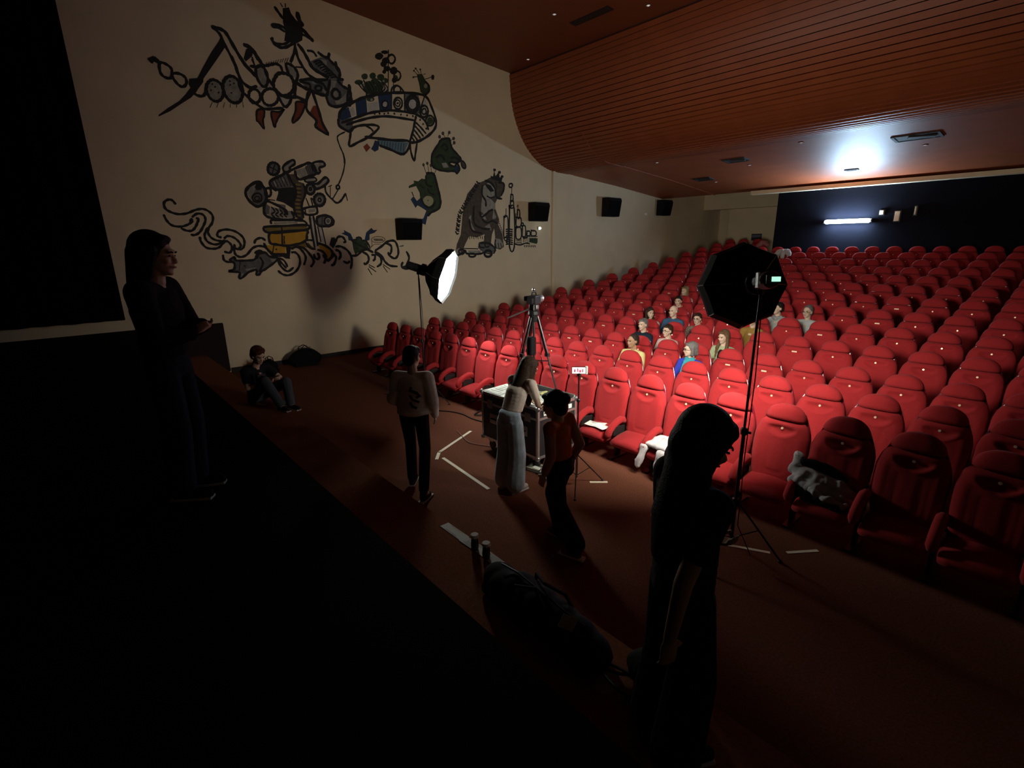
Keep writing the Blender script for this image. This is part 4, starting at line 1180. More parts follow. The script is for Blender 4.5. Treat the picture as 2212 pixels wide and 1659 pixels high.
# ================================================================ PEOPLE
def vx(mb, voxel, m, name, parent, sm=3, fac=.6, crumple=0.0):
    """one continuous skin over overlapping limb volumes"""
    me = mb.mesh('tmp'); o = bpy.data.objects.new('tmp', me); COL.objects.link(o)
    r = o.modifiers.new('r','REMESH'); r.mode='VOXEL'; r.voxel_size = voxel
    if sm: s = o.modifiers.new('s','SMOOTH'); s.factor = fac; s.iterations = sm
    dg = bpy.context.evaluated_depsgraph_get(); ev = o.evaluated_get(dg); me2 = bpy.data.meshes.new_from_object(ev)
    bpy.data.objects.remove(o); bpy.data.meshes.remove(me)
    if crumple:
        for v in me2.vertices:
            p=v.co; a=noise.noise(Vector((p.x*9,p.y*9,p.z*5+3))); b=noise.noise(Vector((p.x*21+5,p.y*17,p.z*14)))
            v.co = p + v.normal*crumple*((1-abs(a)*3.2)+.45*b)
    return link_mesh(name, me2, m, parent, True)
def limb(mb, pts, rs, n=10):
    """tapering limb with rounded ends"""
    pts=[Vector(p) for p in pts]
    for i in range(len(pts)-1):
        a,b=pts[i],pts[i+1]; k=max(2,int((b-a).length/.03))
        mb.tube([a+(b-a)*j/k for j in range(k+1)], [rs[i]+(rs[i+1]-rs[i])*j/k for j in range(k+1)], n)
    for p,r in zip(pts,rs): mb.ell(p,(r,r,r),nu=10,nv=7)
    return mb
def chain(mb, pts, radii, n=5, rot=None):
    pts=[Vector(p) for p in pts]
    for i in range(len(pts)-1):
        for j in range(n+1):
            t=j/n; p=pts[i].lerp(pts[i+1],t); r=tuple(radii[i][k]+(radii[i+1][k]-radii[i][k])*t for k in range(3))
            mb.ell(p,r,rot=rot,nu=14,nv=8)
    return mb
def hand(mb, wrist, d, palm, curl=.5, s=1.0, side=1):
    """palm, four unequal bent fingers and a side thumb; d = pointing direction, palm = palm normal"""
    w=Vector(wrist); d=Vector(d).normalized(); p=Vector(palm); p=(p-d*p.dot(d)).normalized(); x=d.cross(p)*side
    Rm=Matrix((x,p,d)).transposed()
    mb.ell(w+d*.045*s,(.040*s,.016*s,.052*s),rot=Rm,nu=10,nv=7)
    for i,(o,l) in enumerate(((-.028,.062),(-.009,.074),(.010,.070),(.028,.055))):
        b=w+d*.082*s+x*o*s; c1=.35*curl; c2=1.1*curl
        m1=b+(d*math.cos(c1)+p*math.sin(c1))*l*.5*s; e=m1+(d*math.cos(c1+c2)+p*math.sin(c1+c2))*l*.5*s
        limb(mb,[b-d*.02*s,m1,e],[.0095*s,.0088*s,.0075*s],8)
    b=w+d*.02*s-x*.030*s; m1=b+(d*.55-x*.7+p*.3).normalized()*.035*s; e=m1+(d*.8-x*.1+p*.5).normalized()*.032*s
    limb(mb,[b,m1,e],[.012*s,.0105*s,.009*s],8)
SK = dict(pale=mat('skin_pale',(.56,.39,.29),.6,noise=.06,nscale=12,spec=.3), tan=mat('skin_tan',(.34,.20,.12),.6,noise=.06,nscale=12,spec=.3))
for n_,c_ in dict(brown=(.032,.018,.011),dark=(.014,.010,.009),grey=(.12,.115,.11),blond=(.20,.13,.06),lightbrown=(.11,.062,.032),auburn=(.07,.022,.012),stubble=(.022,.016,.012)).items():
    mat('hair_'+n_, c_, .65, noise=.35, nscale=60, bump=.5, bscale=120, spec=.15)
mat('eye_dark',(.02,.015,.012),.3); mat('lips',(.28,.09,.08),.6); mat('glasses',(.02,.015,.015),.3); mat('sole',(.5,.5,.48),.7)
def head(mb, c, R, s=1.0, fem=True):
    q=lambda x,y,z: Vector(c)+R@(Vector((x,y,z))*s)
    E_=lambda p,r: mb.ell(q(*p),tuple(k*s for k in r),rot=R,nu=16,nv=12)
    E_((0,.012,.028),(.074,.092,.088)); E_((0,-.020,-.020),(.062,.066,.078)); E_((0,-.040,-.068),(.040 if fem else .046,.042,.038)); E_((0,-.066,-.088),(.020,.018,.017))
    E_((0,-.078,.034),(.052,.016,.012)); E_((-.036,-.062,-.018),(.022,.022,.020)); E_((.036,-.062,-.018),(.022,.022,.020))
    limb(mb,[q(0,-.082,.018),q(0,-.100,-.022)],[.009*s,.013*s],8); E_((-.012,-.090,-.027),(.009,.009,.007)); E_((.012,-.090,-.027),(.009,.009,.007))
    E_((0,-.078,-.052),(.024,.016,.011))
    for sx in (-1,1): E_((sx*.076,.012,-.004),(.010,.020,.031))
def face_parts(root, c, R, s, glasses=None, brow='hair_brown'):
    q=lambda x,y,z: Vector(c)+R@(Vector((x,y,z))*s)
    for sx in (-1,1):
        MB().ell(q(sx*.030,-.083,.010),(.013*s,.007*s,.006*s),rot=R,nu=8,nv=6).build('eye',M('eye_dark'),root)
        MB().tube([q(sx*.016,-.093,.028),q(sx*.032,-.094,.033),q(sx*.050,-.080,.027)],.0042*s,6).build('eyebrow',M(brow),root)
    MB().ell(q(0,-.093,-.053),(.021*s,.005*s,.0065*s),rot=R,nu=8,nv=6).build('lips',M('lips'),root)
    if glasses:
        g=MB()
        for sx in (-1,1):
            ring=[q(sx*.032+.024*math.cos(2*PI*k/12),-.100+.004*abs(math.cos(2*PI*k/12)),.008+.018*math.sin(2*PI*k/12)) for k in range(13)]
            g.tube(ring,.0026*s,5); g.tube([q(sx*.056,-.098,.014),q(sx*.080,-.05,.012),q(sx*.080,.01,.008)],.0024*s,5)
        g.tube([q(-.010,-.104,.012),q(.010,-.104,.012)],.0024*s,5)
        g.build('glasses',M('glasses'),root)
def hair_cap(mb, c, R, s=1.0, thick=.012, fringe=True):
    q=lambda x,y,z: Vector(c)+R@(Vector((x,y,z))*s)
    E_=lambda p,r: mb.ell(q(*p),tuple(k*s for k in r),rot=R,nu=14,nv=10)
    E_((0,.034,.046),(.074+thick,.084+thick,.080+thick)); E_((0,.066,-.005),(.066+thick,.052+thick,.075+thick))
    if fringe: E_((0,-.034,.096),(.060,.044,.026)); E_((-.045,-.030,.075),(.030,.035,.030))
def frame(yaw=0, pitch=0, roll=0):
    return Matrix.Rotation(yaw,3,'Z') @ Matrix.Rotation(pitch,3,'X') @ Matrix.Rotation(roll,3,'Y')
ORDC=[0]
def clothes_mat(n, c, **k): return mat('cloth_'+n, c, .9, noise=k.get('noise',.08), nscale=k.get('ns',14), bump=.4, bscale=25, spec=.15)
# --------------------------------------------------- seated audience
def sitter(r, c, label, hair, top, topname, skin='pale', style='short', glasses=False, yaw=0.0, pitch=.05, hz=1.05, fem=True, s=1.0, extra=None, bottom='jeans_dark'):
    seat_y = SEAT_Y[r-1]-.17-.0011*(c-9)**2
    t = empty('person', (SEATX[c], seat_y-.01, SEAT_Z[r-1])); tag(t, label, 'person', None)
    sh = .165 if fem else .19; zs = hz-.19
    hc = Vector((0,-.085,hz)); R = frame(yaw, pitch)
    b = MB(); head(b, hc, R, s, fem)
    limb(b,[(0,-.03,zs-.02),(0,-.045,hz-.07)],[.062,.052])
    els=[]; 
    for sx in (-1,1):
        el=Vector((sx*(sh+.06),-.13,zs-.27)); wr=Vector((sx*.10,-.34,zs-.33)); els.append((sx,el,wr))
        limb(b,[el,wr],[.038,.027]); hand(b,wr,(-sx*.5,-.75,-.25),(0,-.2,-1),.7,1.0,sx)
    limb(b,[(0,-.06,zs-.1),(0,-.09,.48)],[.09,.10])
    vx(b,.0085,SK[skin],'body',t,3); face_parts(t,hc,R,s,glasses,'hair_'+(hair if hair!='bald' else 'stubble'))
    m=MB(); w=sh*.86
    chain(m,[(0,-.055,zs-.03),(0,-.06,zs-.18),(0,-.085,.60),(0,-.11,.47)],[(w*.80,.075,.055),(w+.012,.108,.10),(w-.01,.105,.10),(w+.02,.12,.09)],4)
    limb(m,[(-sh,-.05,zs-.035),(0,-.045,zs-.005),(sh,-.05,zs-.035)],[.058,.06,.058])
    for sx,el,wr in els:
        pts=[(sx*sh,-.05,zs-.045),el]; rs=[.060,.046]
        if style!='shortsleeve' and not (extra and 'tee' in extra): pts.append(el.lerp(wr,.85)); rs.append(.034)
        else: pts=[(sx*sh,-.05,zs-.045),Vector((sx*sh,-.05,zs-.045)).lerp(el,.6)]; rs=[.062,.054]
        limb(m,pts,rs)
    vx(m,.012,top,topname,t,3)
    p=MB()
    for sx in (-1,1): limb(p,[(sx*.085,-.12,.47),(sx*.10,-.50,.50),(sx*.10,-.53,.10)],[.088,.062,.045])
    p.ell((0,-.12,.46),(.17,.13,.09)); vx(p,.014,M(bottom),'trousers',t,2)
    for sx in (-1,1): MB().ell((sx*.10,-.58,.04),(.042,.12,.040)).build('shoe',M('black_plastic'),t,True)
    q=lambda x,y,z: hc+R@(Vector((x,y,z))*s)
    if hair!='bald':
        h=MB(); hair_cap(h,hc,R,s,.012 if style in('short','crop') else .016, style!='crop')
        if style=='crop': pass
        if style in ('long','verylong'):
            L_=.30 if style=='long' else .40
            for sx in (-1,1): chain(h,[q(sx*.070,.03,.02),q(sx*.078,.015,-.09),hc+Vector((sx*.085,-.02,-.20)),hc+Vector((sx*.085,-.055,-L_))],[(.030,.050,.05),(.030,.045,.05),(.036,.036,.05),(.022,.020,.04)],3)
            chain(h,[q(0,.08,-.02),hc+Vector((0,.05,-.20))],[(.075,.04,.06),(.085,.035,.06)],3)
        if style=='bob':
            for sx in (-1,1): chain(h,[q(sx*.072,.026,.03),q(sx*.080,.018,-.055)],[(.030,.050,.05),(.028,.046,.045)],3)
            chain(h,[q(0,.07,0),q(0,.07,-.06)],[(.07,.045,.05),(.075,.04,.045)],2)
        vx(h,.010,M('hair_'+hair),'hair',t,2)
    else:
        h=MB(); 
        for sx in (-1,1): h.ell(q(sx*.070,.045,.0),(.016,.05,.030),rot=R)
        h.ell(q(0,.088,-.005),(.055,.018,.032),rot=R); vx(h,.009,M('hair_grey'),'hair',t,2)
    return t, hc, R, zs, sh
clothes_mat('jeans_dark',(.02,.03,.05)); MATS['jeans_dark']=M('cloth_jeans_dark')
C=clothes_mat
sitter(7,6,'blond woman in a pale top in the highest occupied row beside the softbox','blond',C('ivory',(.42,.41,.36)),'blouse',style='long',yaw=-.1,hz=1.0)
sitter(6,7,'dark-haired woman in burgundy directly behind the bald man','dark',C('burgundy',(.10,.012,.02)),'sweater',style='short',yaw=.25,hz=1.03)
sitter(5,8,'bald man in a denim blue sweater seated among the red seats','bald',C('denim_blue',(.035,.085,.16)),'sweater',skin='pale',fem=False,yaw=-.1,hz=1.09,s=1.05)
sitter(5,7,'long brown-haired woman in white top looking right, left of the bald man','brown',C('white',(.50,.50,.50)),'top',style='long',yaw=1.0,hz=1.0)
sitter(4,8,'woman with short grey hair and dark navy t-shirt behind the man in yellow','grey',C('navy',(.010,.018,.030)),'t_shirt',style='short',yaw=-.05,hz=1.06,extra='tee')
sitter(4,9,'brown-haired person with glasses and pale pink top right of the navy t-shirt','brown',C('pale_pink',(.50,.38,.34)),'top',style='short',glasses=True,yaw=-.2,hz=1.0)
sitter(5,9,'young person with dark glasses and patterned shirt beside the softbox edge','brown',C('patterned',(.20,.15,.12),noise=.9,ns=60),'shirt',style='short',glasses=True,yaw=.1,hz=.98,fem=False,s=.96)
sitter(3,9,'man with cropped dark hair and beard in a pale yellow shirt','stubble',C('pale_yellow',(.52,.46,.20)),'shirt',skin='tan',style='crop',fem=False,yaw=-.25,hz=1.08,s=1.03)
tb,hcb,Rb,zb,shb=sitter(3,11,'grey bobbed woman with glasses, turquoise scarf and bright blue sweater','grey',C('royal_blue',(.03,.045,.36)),'sweater',style='bob',glasses=True,yaw=-.75,hz=1.09)
m=MB(); chain(m,[(-.06,-.07,zb+.03),(0,-.115,zb+.02),(.06,-.07,zb+.03),(0,.0,zb+.04),(-.06,-.07,zb+.03)],[(.035,.035,.04)]*5,3); chain(m,[(-.04,-.13,zb-.02),(-.07,-.175,zb-.22)],[(.045,.03,.05),(.05,.02,.05)],4); vx(m,.011,C('turquoise',(.04,.27,.32)),'scarf',tb,2)
tl,hcl,Rl,zl,shl=sitter(4,11,'woman with very long blond hair in a sage cardigan over a black top','lightbrown',C('sage',(.33,.36,.22)),'cardigan',style='verylong',yaw=-.25,pitch=.15,hz=1.02)
m=MB(); chain(m,[(0,-.12,zl-.10),(0,-.15,zl-.34)],[(.06,.055,.08),(.08,.05,.09)],4); vx(m,.012,C('black_top',(.012,.012,.012)),'top',tl,2)
sitter(5,11,'person in a mustard sweater whose head is hidden behind the softbox','brown',C('mustard',(.26,.15,.035)),'sweater',style='bob',yaw=0,hz=1.08)
th_,hch,Rh,zh,shh=sitter(6,11,'short dark-haired person in a light grey hoodie right of the softbox','dark',C('hoodie_grey',(.36,.37,.36)),'hoodie',style='short',yaw=-.5,hz=1.05)
m=MB(); chain(m,[(-.085,-.07,zh+.01),(0,-.12,zh-.01),(.085,-.07,zh+.01),(0,.01,zh+.04),(-.085,-.07,zh+.01)],[(.038,.035,.045)]*5,3); vx(m,.012,C('hood_grey',(.26,.27,.27)),'hood',th_,2)
sitter(6,12,'man with short grey hair and dark-rimmed glasses in a white t-shirt, rightmost person seated','grey',C('white2',(.46,.48,.48)),'t_shirt',style='crop',fem=False,glasses=True,yaw=-.15,hz=1.03,extra='tee')
# --------------------------------------------------- crew
def heading(hx,hy):
    d=rt*hx+fh*hy; return math.atan2(d.x,-d.y)
def crew(loc, hd, label, P, skin, vox=.0075):
    """P: joints in the person's own frame (facing -Y); builds the continuous skin body"""
    t=empty('person',loc,hd); tag(t,label,'person')
    b=MB(); hc=Vector(P['head']); R=frame(*P.get('hrot',(0,0,0))); head(b,hc,R,P.get('hs',1.05),P.get('fem',True))
    nk=Vector(P['neck']); limb(b,[nk,hc+R@Vector((0,.015,-.06))],[.060,.052])
    ch=Vector(P['chest']); pv=Vector(P['pelvis']); chain(b,[nk+Vector((0,0,-.06)),ch,ch.lerp(pv,.6),pv],[(.09,.06,.05),(.135,.085,.10),(.11,.075,.09),(.135,.09,.09)],4)
    for sx,k in ((-1,'R'),(1,'L')):
        s_,e_,w_=[Vector(v) for v in P['arm'+k]]; limb(b,[s_,e_,w_],[.045,.037,.026]); hd_=P['hand'+k]; hand(b,w_,hd_[0],hd_[1],hd_[2],1.0,sx)
        h_,k_,a_=[Vector(v) for v in P['leg'+k]]; limb(b,[h_,k_,a_],[.080,.055,.038]); f=Vector(P['foot'+k]); limb(b,[a_,a_.lerp(f,.4)+Vector((0,0,-.03)),f],[.036,.034,.026])
    vx(b,vox,SK[skin],'body',t,3); face_parts(t,hc,R,P.get('hs',1.05),P.get('glasses'),P.get('brow','hair_brown'))
    return t,hc,R
def shirt(t,P,m,name,sleeve=1.0,fat=1.0,hem=None,vox=.010,cuff=.04):
    b=MB(); nk=Vector(P['neck']); ch=Vector(P['chest']); pv=Vector(P['pelvis']); hem=hem if hem is not None else .75; e=ch.lerp(pv,hem)
    chain(b,[nk+Vector((0,.01,-.05)),nk.lerp(ch,.4)+Vector((0,.012,-.02)),ch,e],[(.105,.062,.035),(.15*fat,.088*fat,.06),(.150*fat,.100*fat,.10),(.146*fat,.103*fat,.055)],5)
    for k in 'RL':
        s_,e_,w_=[Vector(v) for v in P['arm'+k]]; limb(b,[nk+Vector((0,0,-.06)),s_],[.058,.064*fat])
        if sleeve<=.6: limb(b,[s_,s_.lerp(e_,sleeve)],[.062*fat,.056*fat])
        else: limb(b,[s_,e_,e_.lerp(w_,.9*sleeve)],[.064*fat,.054*fat,cuff])
    return vx(b,vox,m,name,t,3)
def pants(t,P,m,name='trousers',wide=1.0,hemr=.06,vox=.011,low=.0,crouch=False):
    b=MB(); pv=Vector(P['pelvis']); chain(b,[pv+Vector((0,0,.05)),pv+Vector((0,0,-.06))],[(.150,.108,.06),(.165,.12,.08)],3)
    for k in 'RL':
        h_,k_,a_=[Vector(v) for v in P['leg'+k]]; limb(b,[h_,k_,a_+Vector((0,0,low))],[.092,.070*wide,hemr])
    return vx(b,vox,m,name,t,3)
def shoes(t,P,m,name='shoe'):
    for k in 'RL':
        a=Vector(P['leg'+k][2]); f=Vector(P['foot'+k]); b=MB(); d=(f-a); d.z=0; d=d.normalized() if d.length>.01 else Vector((0,-1,0)); heel=a-d*.03; heel.z=f.z+.005
        limb(b,[heel,heel.lerp(f,.55),f+d*.02],[.040,.040,.034]); limb(b,[a+Vector((0,0,-.0)),heel+Vector((0,0,.02))],[.042,.042])
        o=vx(b,.009,m,name,t,2)
        z=min(v.co.z for v in o.data.vertices)
        MB().box(heel.lerp(f,.5)*1.0+Vector((0,0,0))-Vector((0,0,heel.lerp(f,.5).z-z-.010)),(.075,.26,.02),rot=Matrix.Rotation(math.atan2(d.x,-d.y),3,'Z'),bev=.009).build('sole',M('sole'),o)
def stand_pose(h=1.66, lean_=0, **k):
    s=h/1.70
    P=dict(head=(0,-.03-lean_,1.585*s),neck=(0,.0-lean_*.75,1.44*s),chest=(0,0-lean_*.5,1.25*s),pelvis=(0,0,.96*s),
      armR=((-.165,0-lean_*.65,1.385*s),(-.215,.03-lean_*.5,1.10*s),(-.215,-.04-lean_*.4,.86*s)),armL=((.165,0-lean_*.65,1.385*s),(.215,.03-lean_*.5,1.10*s),(.215,-.04-lean_*.4,.86*s)),
      handR=((0,-.1,-1),(1,0,0),.5),handL=((0,-.1,-1),(-1,0,0),.5),
      legR=((-.09,0,.90*s),(-.10,-.02,.50*s),(-.10,.02,.10)),legL=((.09,0,.90*s),(.10,-.02,.50*s),(.10,.02,.10)),footR=(-.11,-.12,.035),footL=(.11,-.12,.035))
    P.update(k); return P
# woman in light jeans leaning over the flight case
P=stand_pose(1.60,.20,head=(.02,-.34,1.41),hrot=(-.1,.5,0),armR=((-.155,-.20,1.28),(-.20,-.26,1.04),(-.14,-.40,.96)),armL=((.155,-.20,1.28),(.24,-.30,1.07),(.17,-.47,.96)),handR=((.1,-.9,-.3),(0,0,-1),.3),handL=((-.1,-.9,-.2),(0,0,-1),.3),chest=(.01,-.12,1.16),neck=(.02,-.24,1.32))
t,hc,R=crew(cw(-.03,5.40,-2.8),heading(.72,.69),'long-haired woman in pale t-shirt and light blue jeans bending over the flight case',P,'pale')
shirt(t,P,C('cream_tee',(.70,.62,.53)),'t_shirt',.55,1.0,.62); pants(t,P,C('light_jeans',(.40,.52,.60),noise=.25,ns=6),wide=1.45,hemr=.115,low=.02); shoes(t,P,C('white_shoe',(.45,.42,.38)))
h=MB(); hair_cap(h,hc,R,1.06,.014); q=lambda x,y,z: hc+R@Vector((x,y,z))
for sx in (-1,1): chain(h,[q(sx*.078,.02,.03),q(sx*.085,.0,-.09),hc+Vector((sx*.09,.05,-.22)),hc+Vector((sx*.08,.10,-.36))],[(.032,.055,.06),(.034,.05,.06),(.05,.04,.07),(.04,.03,.06)],4)
chain(h,[q(0,.07,0),hc+Vector((0,.15,-.12)),hc+Vector((-.01,.24,-.24)),hc+Vector((-.02,.30,-.42))],[(.09,.06,.08),(.11,.06,.08),(.12,.05,.08),(.08,.035,.06)],5)
vx(h,.010,M('hair_brown'),'hair',t,2)
# man in grey sweatshirt walking away
P=stand_pose(1.68,.05,head=(.0,-.07,1.58),hrot=(-.25,.12,0),fem=False,hs=1.08,armR=((-.17,-.02,1.35),(-.235,.03,1.10),(-.22,-.10,.88)),armL=((.17,-.02,1.35),(.240,.0,1.11),(.20,-.20,.98)),handR=((.1,-.5,-.85),(1,0,0),.6),handL=((-.2,-.95,-.05),(0,0,1),.7),
  legR=((-.09,.02,.93),(-.12,.05,.52),(-.17,.34,.16)),footR=(-.19,.26,.04),legL=((.09,0,.93),(.10,-.10,.52),(.09,-.05,.10)),footL=(.10,-.19,.035))
t,hc,R=crew(cw(-1.14,5.50,-2.8),heading(.12,.99),'man in a pale grey printed sweatshirt seen from behind, walking with a sheet',P,'pale')
sw=shirt(t,P,C('sweat_grey',(.80,.78,.74),noise=.12,ns=5),'sweatshirt',1.0,1.42,.96,.011,.05); pants(t,P,C('charcoal',(.018,.016,.017)),wide=1.0,hemr=.062); shoes(t,P,C('dark_shoe',(.03,.025,.025)))
h=MB(); hair_cap(h,hc,R,1.09,.010,True); vx(h,.010,M('hair_dark'),'hair',t,2)
pr=MB(); 
for k,(pts,r_) in enumerate((([(-.04,.160,1.29),(-.02,.166,1.26),(-.10,.164,1.23),(-.13,.156,1.19),(-.09,.162,1.18)],.018),([(-.02,.166,1.20),(-.05,.166,1.15),(-.12,.152,1.12)],.014),([(-.02,.166,1.12),(-.04,.164,1.07),(-.09,.160,1.05)],.016))): pr.tube(pts,r_,6)
pr.build('printed_graphic',C('print_dark',(.03,.028,.03)),t)
# woman with hair bun, orange top
P=stand_pose(1.50,.05,head=(0,-.09,1.39),hrot=(.15,.28,0),armR=((-.155,-.02,1.24),(-.20,.08,1.0),(-.19,-.02,.80)),armL=((.155,-.02,1.24),(.20,.03,.99),(.18,-.06,.78)),handR=((0,-.2,-.95),(1,0,0),.6),handL=((0,-.3,-.95),(-1,0,0),.5),
  legR=((-.085,0,.85),(-.10,-.14,.47),(-.10,-.02,.10)),footR=(-.11,-.16,.035),legL=((.085,0,.85),(.10,.04,.47),(.10,.24,.15)),footL=(.11,.15,.04))
t,hc,R=crew(cw(.44,4.26,-2.8),heading(-.75,.62),'woman with hair bun, rust orange top and black trousers striding by the phone tripod',P,'pale')
shirt(t,P,C('rust_orange',(.55,.13,.045)),'top',.25,1.0,.7); pants(t,P,C('black_trousers',(.008,.007,.008)),wide=1.3,hemr=.10); shoes(t,P,C('grey_shoe',(.10,.09,.085)))
b=MB(); s_,e_,w_=[Vector(v) for v in P['armR']]; limb(b,[s_,e_,e_.lerp(w_,.8)],[.058,.05,.04]); s_,e_,w_=[Vector(v) for v in P['armL']]; limb(b,[s_,e_,e_.lerp(w_,.8)],[.058,.05,.04]); vx(b,.010,C('dusty_pink',(.50,.26,.21)),'sleeve',t,2)['kind']='stuff'
h=MB(); hair_cap(h,hc,R,1.08,.016); h.ell(hc+R@Vector((0,.135,.05)),(.055,.055,.055)); h.ell(hc+R@Vector((0,.10,.045)),(.045,.05,.045)); vx(h,.010,M('hair_dark'),'hair',t,2)
# dark silhouette close on the step
P=stand_pose(1.66,.0,head=(0,-.05,1.52),hrot=(.1,.45,0),neck=(0,.01,1.39),armL=((.165,.0,1.34),(.215,-.03,1.07),(.12,-.20,1.02)),handL=((-.9,-.3,.1),(0,0,1),.8),armR=((-.165,.0,1.34),(-.215,.14,1.07),(-.205,.17,.82)),handR=((0,.0,-1),(1,0,0),.5))
t,hc,R=crew(cw(.72,1.84,-2.3),heading(.97,.22),'black silhouette of a long-haired woman standing close on the stage step',P,'tan')
shirt(t,P,C('black_shirt',(.006,.006,.007)),'shirt',.55,1.15,.95); pants(t,P,C('black_skirt',(.005,.005,.006)),'trousers',1.55,.12); shoes(t,P,C('dark_shoe2',(.01,.01,.01)))
h=MB(); hair_cap(h,hc,R,1.12,.022); q=lambda x,y,z: hc+R@Vector((x,y,z))
for sx in (-1,1): chain(h,[q(sx*.076,.04,.03),q(sx*.080,.045,-.09),hc+Vector((sx*.08,.07,-.22)),hc+Vector((sx*.07,.10,-.34))],[(.034,.055,.06),(.034,.05,.06),(.042,.045,.07),(.03,.035,.06)],4)
chain(h,[q(0,.10,0),hc+Vector((0,.12,-.15)),hc+Vector((0,.16,-.30)),hc+Vector((0,.17,-.46))],[(.085,.05,.08),(.09,.045,.08),(.09,.035,.07),(.06,.025,.05)],5)
vx(h,.010,M('hair_dark'),'hair',t,2)
MB().lathe([(.031,-.012),(.033,0),(.031,.012)],c=Vector((.128,-.19,1.022)),n=14,rot=rot_to((-.25,-.85,-.2))).build('bracelet',M('chrome'),t)
# woman on the stage at the left
P=stand_pose(1.67,.02,head=(0,-.05,1.56),hrot=(.05,.1,0),armR=((-.17,0,1.36),(-.23,-.06,1.09),(-.05,-.20,1.10)),armL=((.17,0,1.36),(.23,-.08,1.09),(.05,-.22,1.13)),handR=((.9,-.4,.1),(0,.3,1),.7),handL=((-.9,-.4,.0),(0,.3,1),.7))
t,hc,R=crew(cw(-2.18,3.10,-1.6),heading(.985,.17),'dark-haired woman in black top and navy jeans on the stage, in profile',P,'pale')
shirt(t,P,C('black_knit',(.008,.007,.008)),'sweater',1.0,1.22,.85,.011,.05); pants(t,P,C('navy_jeans',(.010,.014,.03)),wide=1.2,hemr=.09); shoes(t,P,C('dark_shoe3',(.012,.012,.012)))
h=MB(); hair_cap(h,hc,R,1.08,.018); q=lambda x,y,z: hc+R@Vector((x,y,z))
for sx in (-1,1): chain(h,[q(sx*.080,.02,.03),q(sx*.085,.03,-.09),hc+Vector((sx*.09,.09,-.22)),hc+Vector((sx*.07,.13,-.40))],[(.032,.06,.06),(.034,.05,.06),(.045,.04,.07),(.03,.03,.06)],4)
chain(h,[q(0,.10,0),hc+Vector((0,.12,-.15)),hc+Vector((0,.15,-.32)),hc+Vector((0,.15,-.48))],[(.09,.05,.08),(.105,.05,.08),(.10,.04,.07),(.06,.025,.05)],5)
vx(h,.010,M('hair_dark'),'hair',t,2)
MB().ell(Vector((-.0,-.245,1.115)),(.012,.006,.012)).build('ring',M('chrome'),t)
# man sitting on the step by the wall
P=dict(head=(0,-.13,.74),hrot=(-.15,.35,0),hs=1.05,fem=False,neck=(0,-.03,.58),chest=(0,.0,.42),pelvis=(0,.03,.12),brow='hair_auburn',
 armR=((-.18,-.02,.52),(-.25,-.14,.30),(-.10,-.34,.36)),armL=((.18,-.02,.52),(.26,-.20,.36),(.07,-.40,.40)),handR=((.6,-.7,.2),(0,0,1),.8),handL=((-.6,-.7,.1),(0,0,1),.8),
 legR=((-.10,-.02,.12),(-.16,-.42,.42),(-.13,-.66,.09)),footR=(-.14,-.80,.035),legL=((.10,-.02,.12),(.18,-.44,.33),(-.02,-.74,.09)),footL=(-.03,-.88,.035))
tx=cw(-3.92,7.42,-2.3)
t,hc,R=crew(tx,heading(.80,-.42),'young auburn-haired man in dark t-shirt sitting on the step by the wall',P,'pale')
shirt(t,P,C('black_tee',(.014,.013,.015)),'t_shirt',.6,1.08,.95); pants(t,P,C('grey_jeans',(.06,.07,.08)),wide=1.1,hemr=.065); shoes(t,P,C('dark_shoe4',(.02,.018,.018)))
h=MB(); hair_cap(h,hc,R,1.08,.018); 
for a in range(9): h.ell(hc+R@Vector((.07*math.cos(a*.75),.02+.07*math.sin(a*.75),.085+.02*math.sin(a*2))),(.035,.035,.03))
vx(h,.010,M('hair_auburn'),'hair',t,2)
# ================================================================ FLIGHT CASE
t=empty('flight_case',(-4.75,4.455,0)); tag(t,'large black flight case with aluminium edges on castors, papers on its top','case')
CX,CY=.56,.355; Z0,Z1=.17,.85
MB().box((0,0,(Z0+Z1)/2),(CX*2-.01,CY*2-.01,Z1-Z0-.01)).build('body',M('case_black'),t)
e=MB()
for sx in (-1,1):
    for sy in (-1,1): e.box((sx*(CX-.012),sy*(CY-.012),(Z0+Z1)/2),(.034,.034,Z1-Z0))
for z in (Z0+.014,Z1-.014,Z1-.15):
    for sy in (-1,1): e.box((0,sy*(CY-.010),z),(CX*2,.026,.030 if z>.3 and z<Z1-.05 else .034))
    for sx in (-1,1): e.box((sx*(CX-.010),0,z),(.026,CY*2,.030 if z>.3 and z<Z1-.05 else .034))
e.build('edge_trim',M('aluminium'),t)
for sx in (-1,1):
    for sy in (-1,1):
        for z in (Z0+.01,Z1-.01): MB().ell((sx*(CX-.005),sy*(CY-.005),z),(.036,.036,.036)).build('ball_corner',M('grey_metal'),t)
# the working top: pale board, sunken grey foam tray at the back, lip all round
MB().box((0,-.11,Z1+.004),(CX*2-.06,.46,.012)).build('work_top',mat('case_top',(.55,.60,.56),.6),t)
MB().box((.10,.225,Z1-.03),(.80,.19,.02)).build('tray_floor',mat('foam',(.03,.033,.035),.9),t)
l=MB()
for a,b,c,d in ((0,.335,CX*2-.03,.022),(0,.12,CX*2-.06,.012)): l.box((a,b,Z1+.018),(c,d,.04))
l.build('tray_lip',M('aluminium'),t)
for x in (-.28,.28):
    h=MB().box((x,-CY-.003,.50),(.20,.012,.14),bev=.01).build('handle_dish',M('grey_metal'),t); MB().tube([(x-.06,-CY-.02,.50),(x+.06,-CY-.02,.50)],.011,8).build('handle',M('black_plastic'),h)
for x in (-.38,.0,.38):
    MB().box((x,-CY-.004,Z1-.15),(.11,.012,.12),bev=.006).build('butterfly_latch',M('grey_metal'),t)
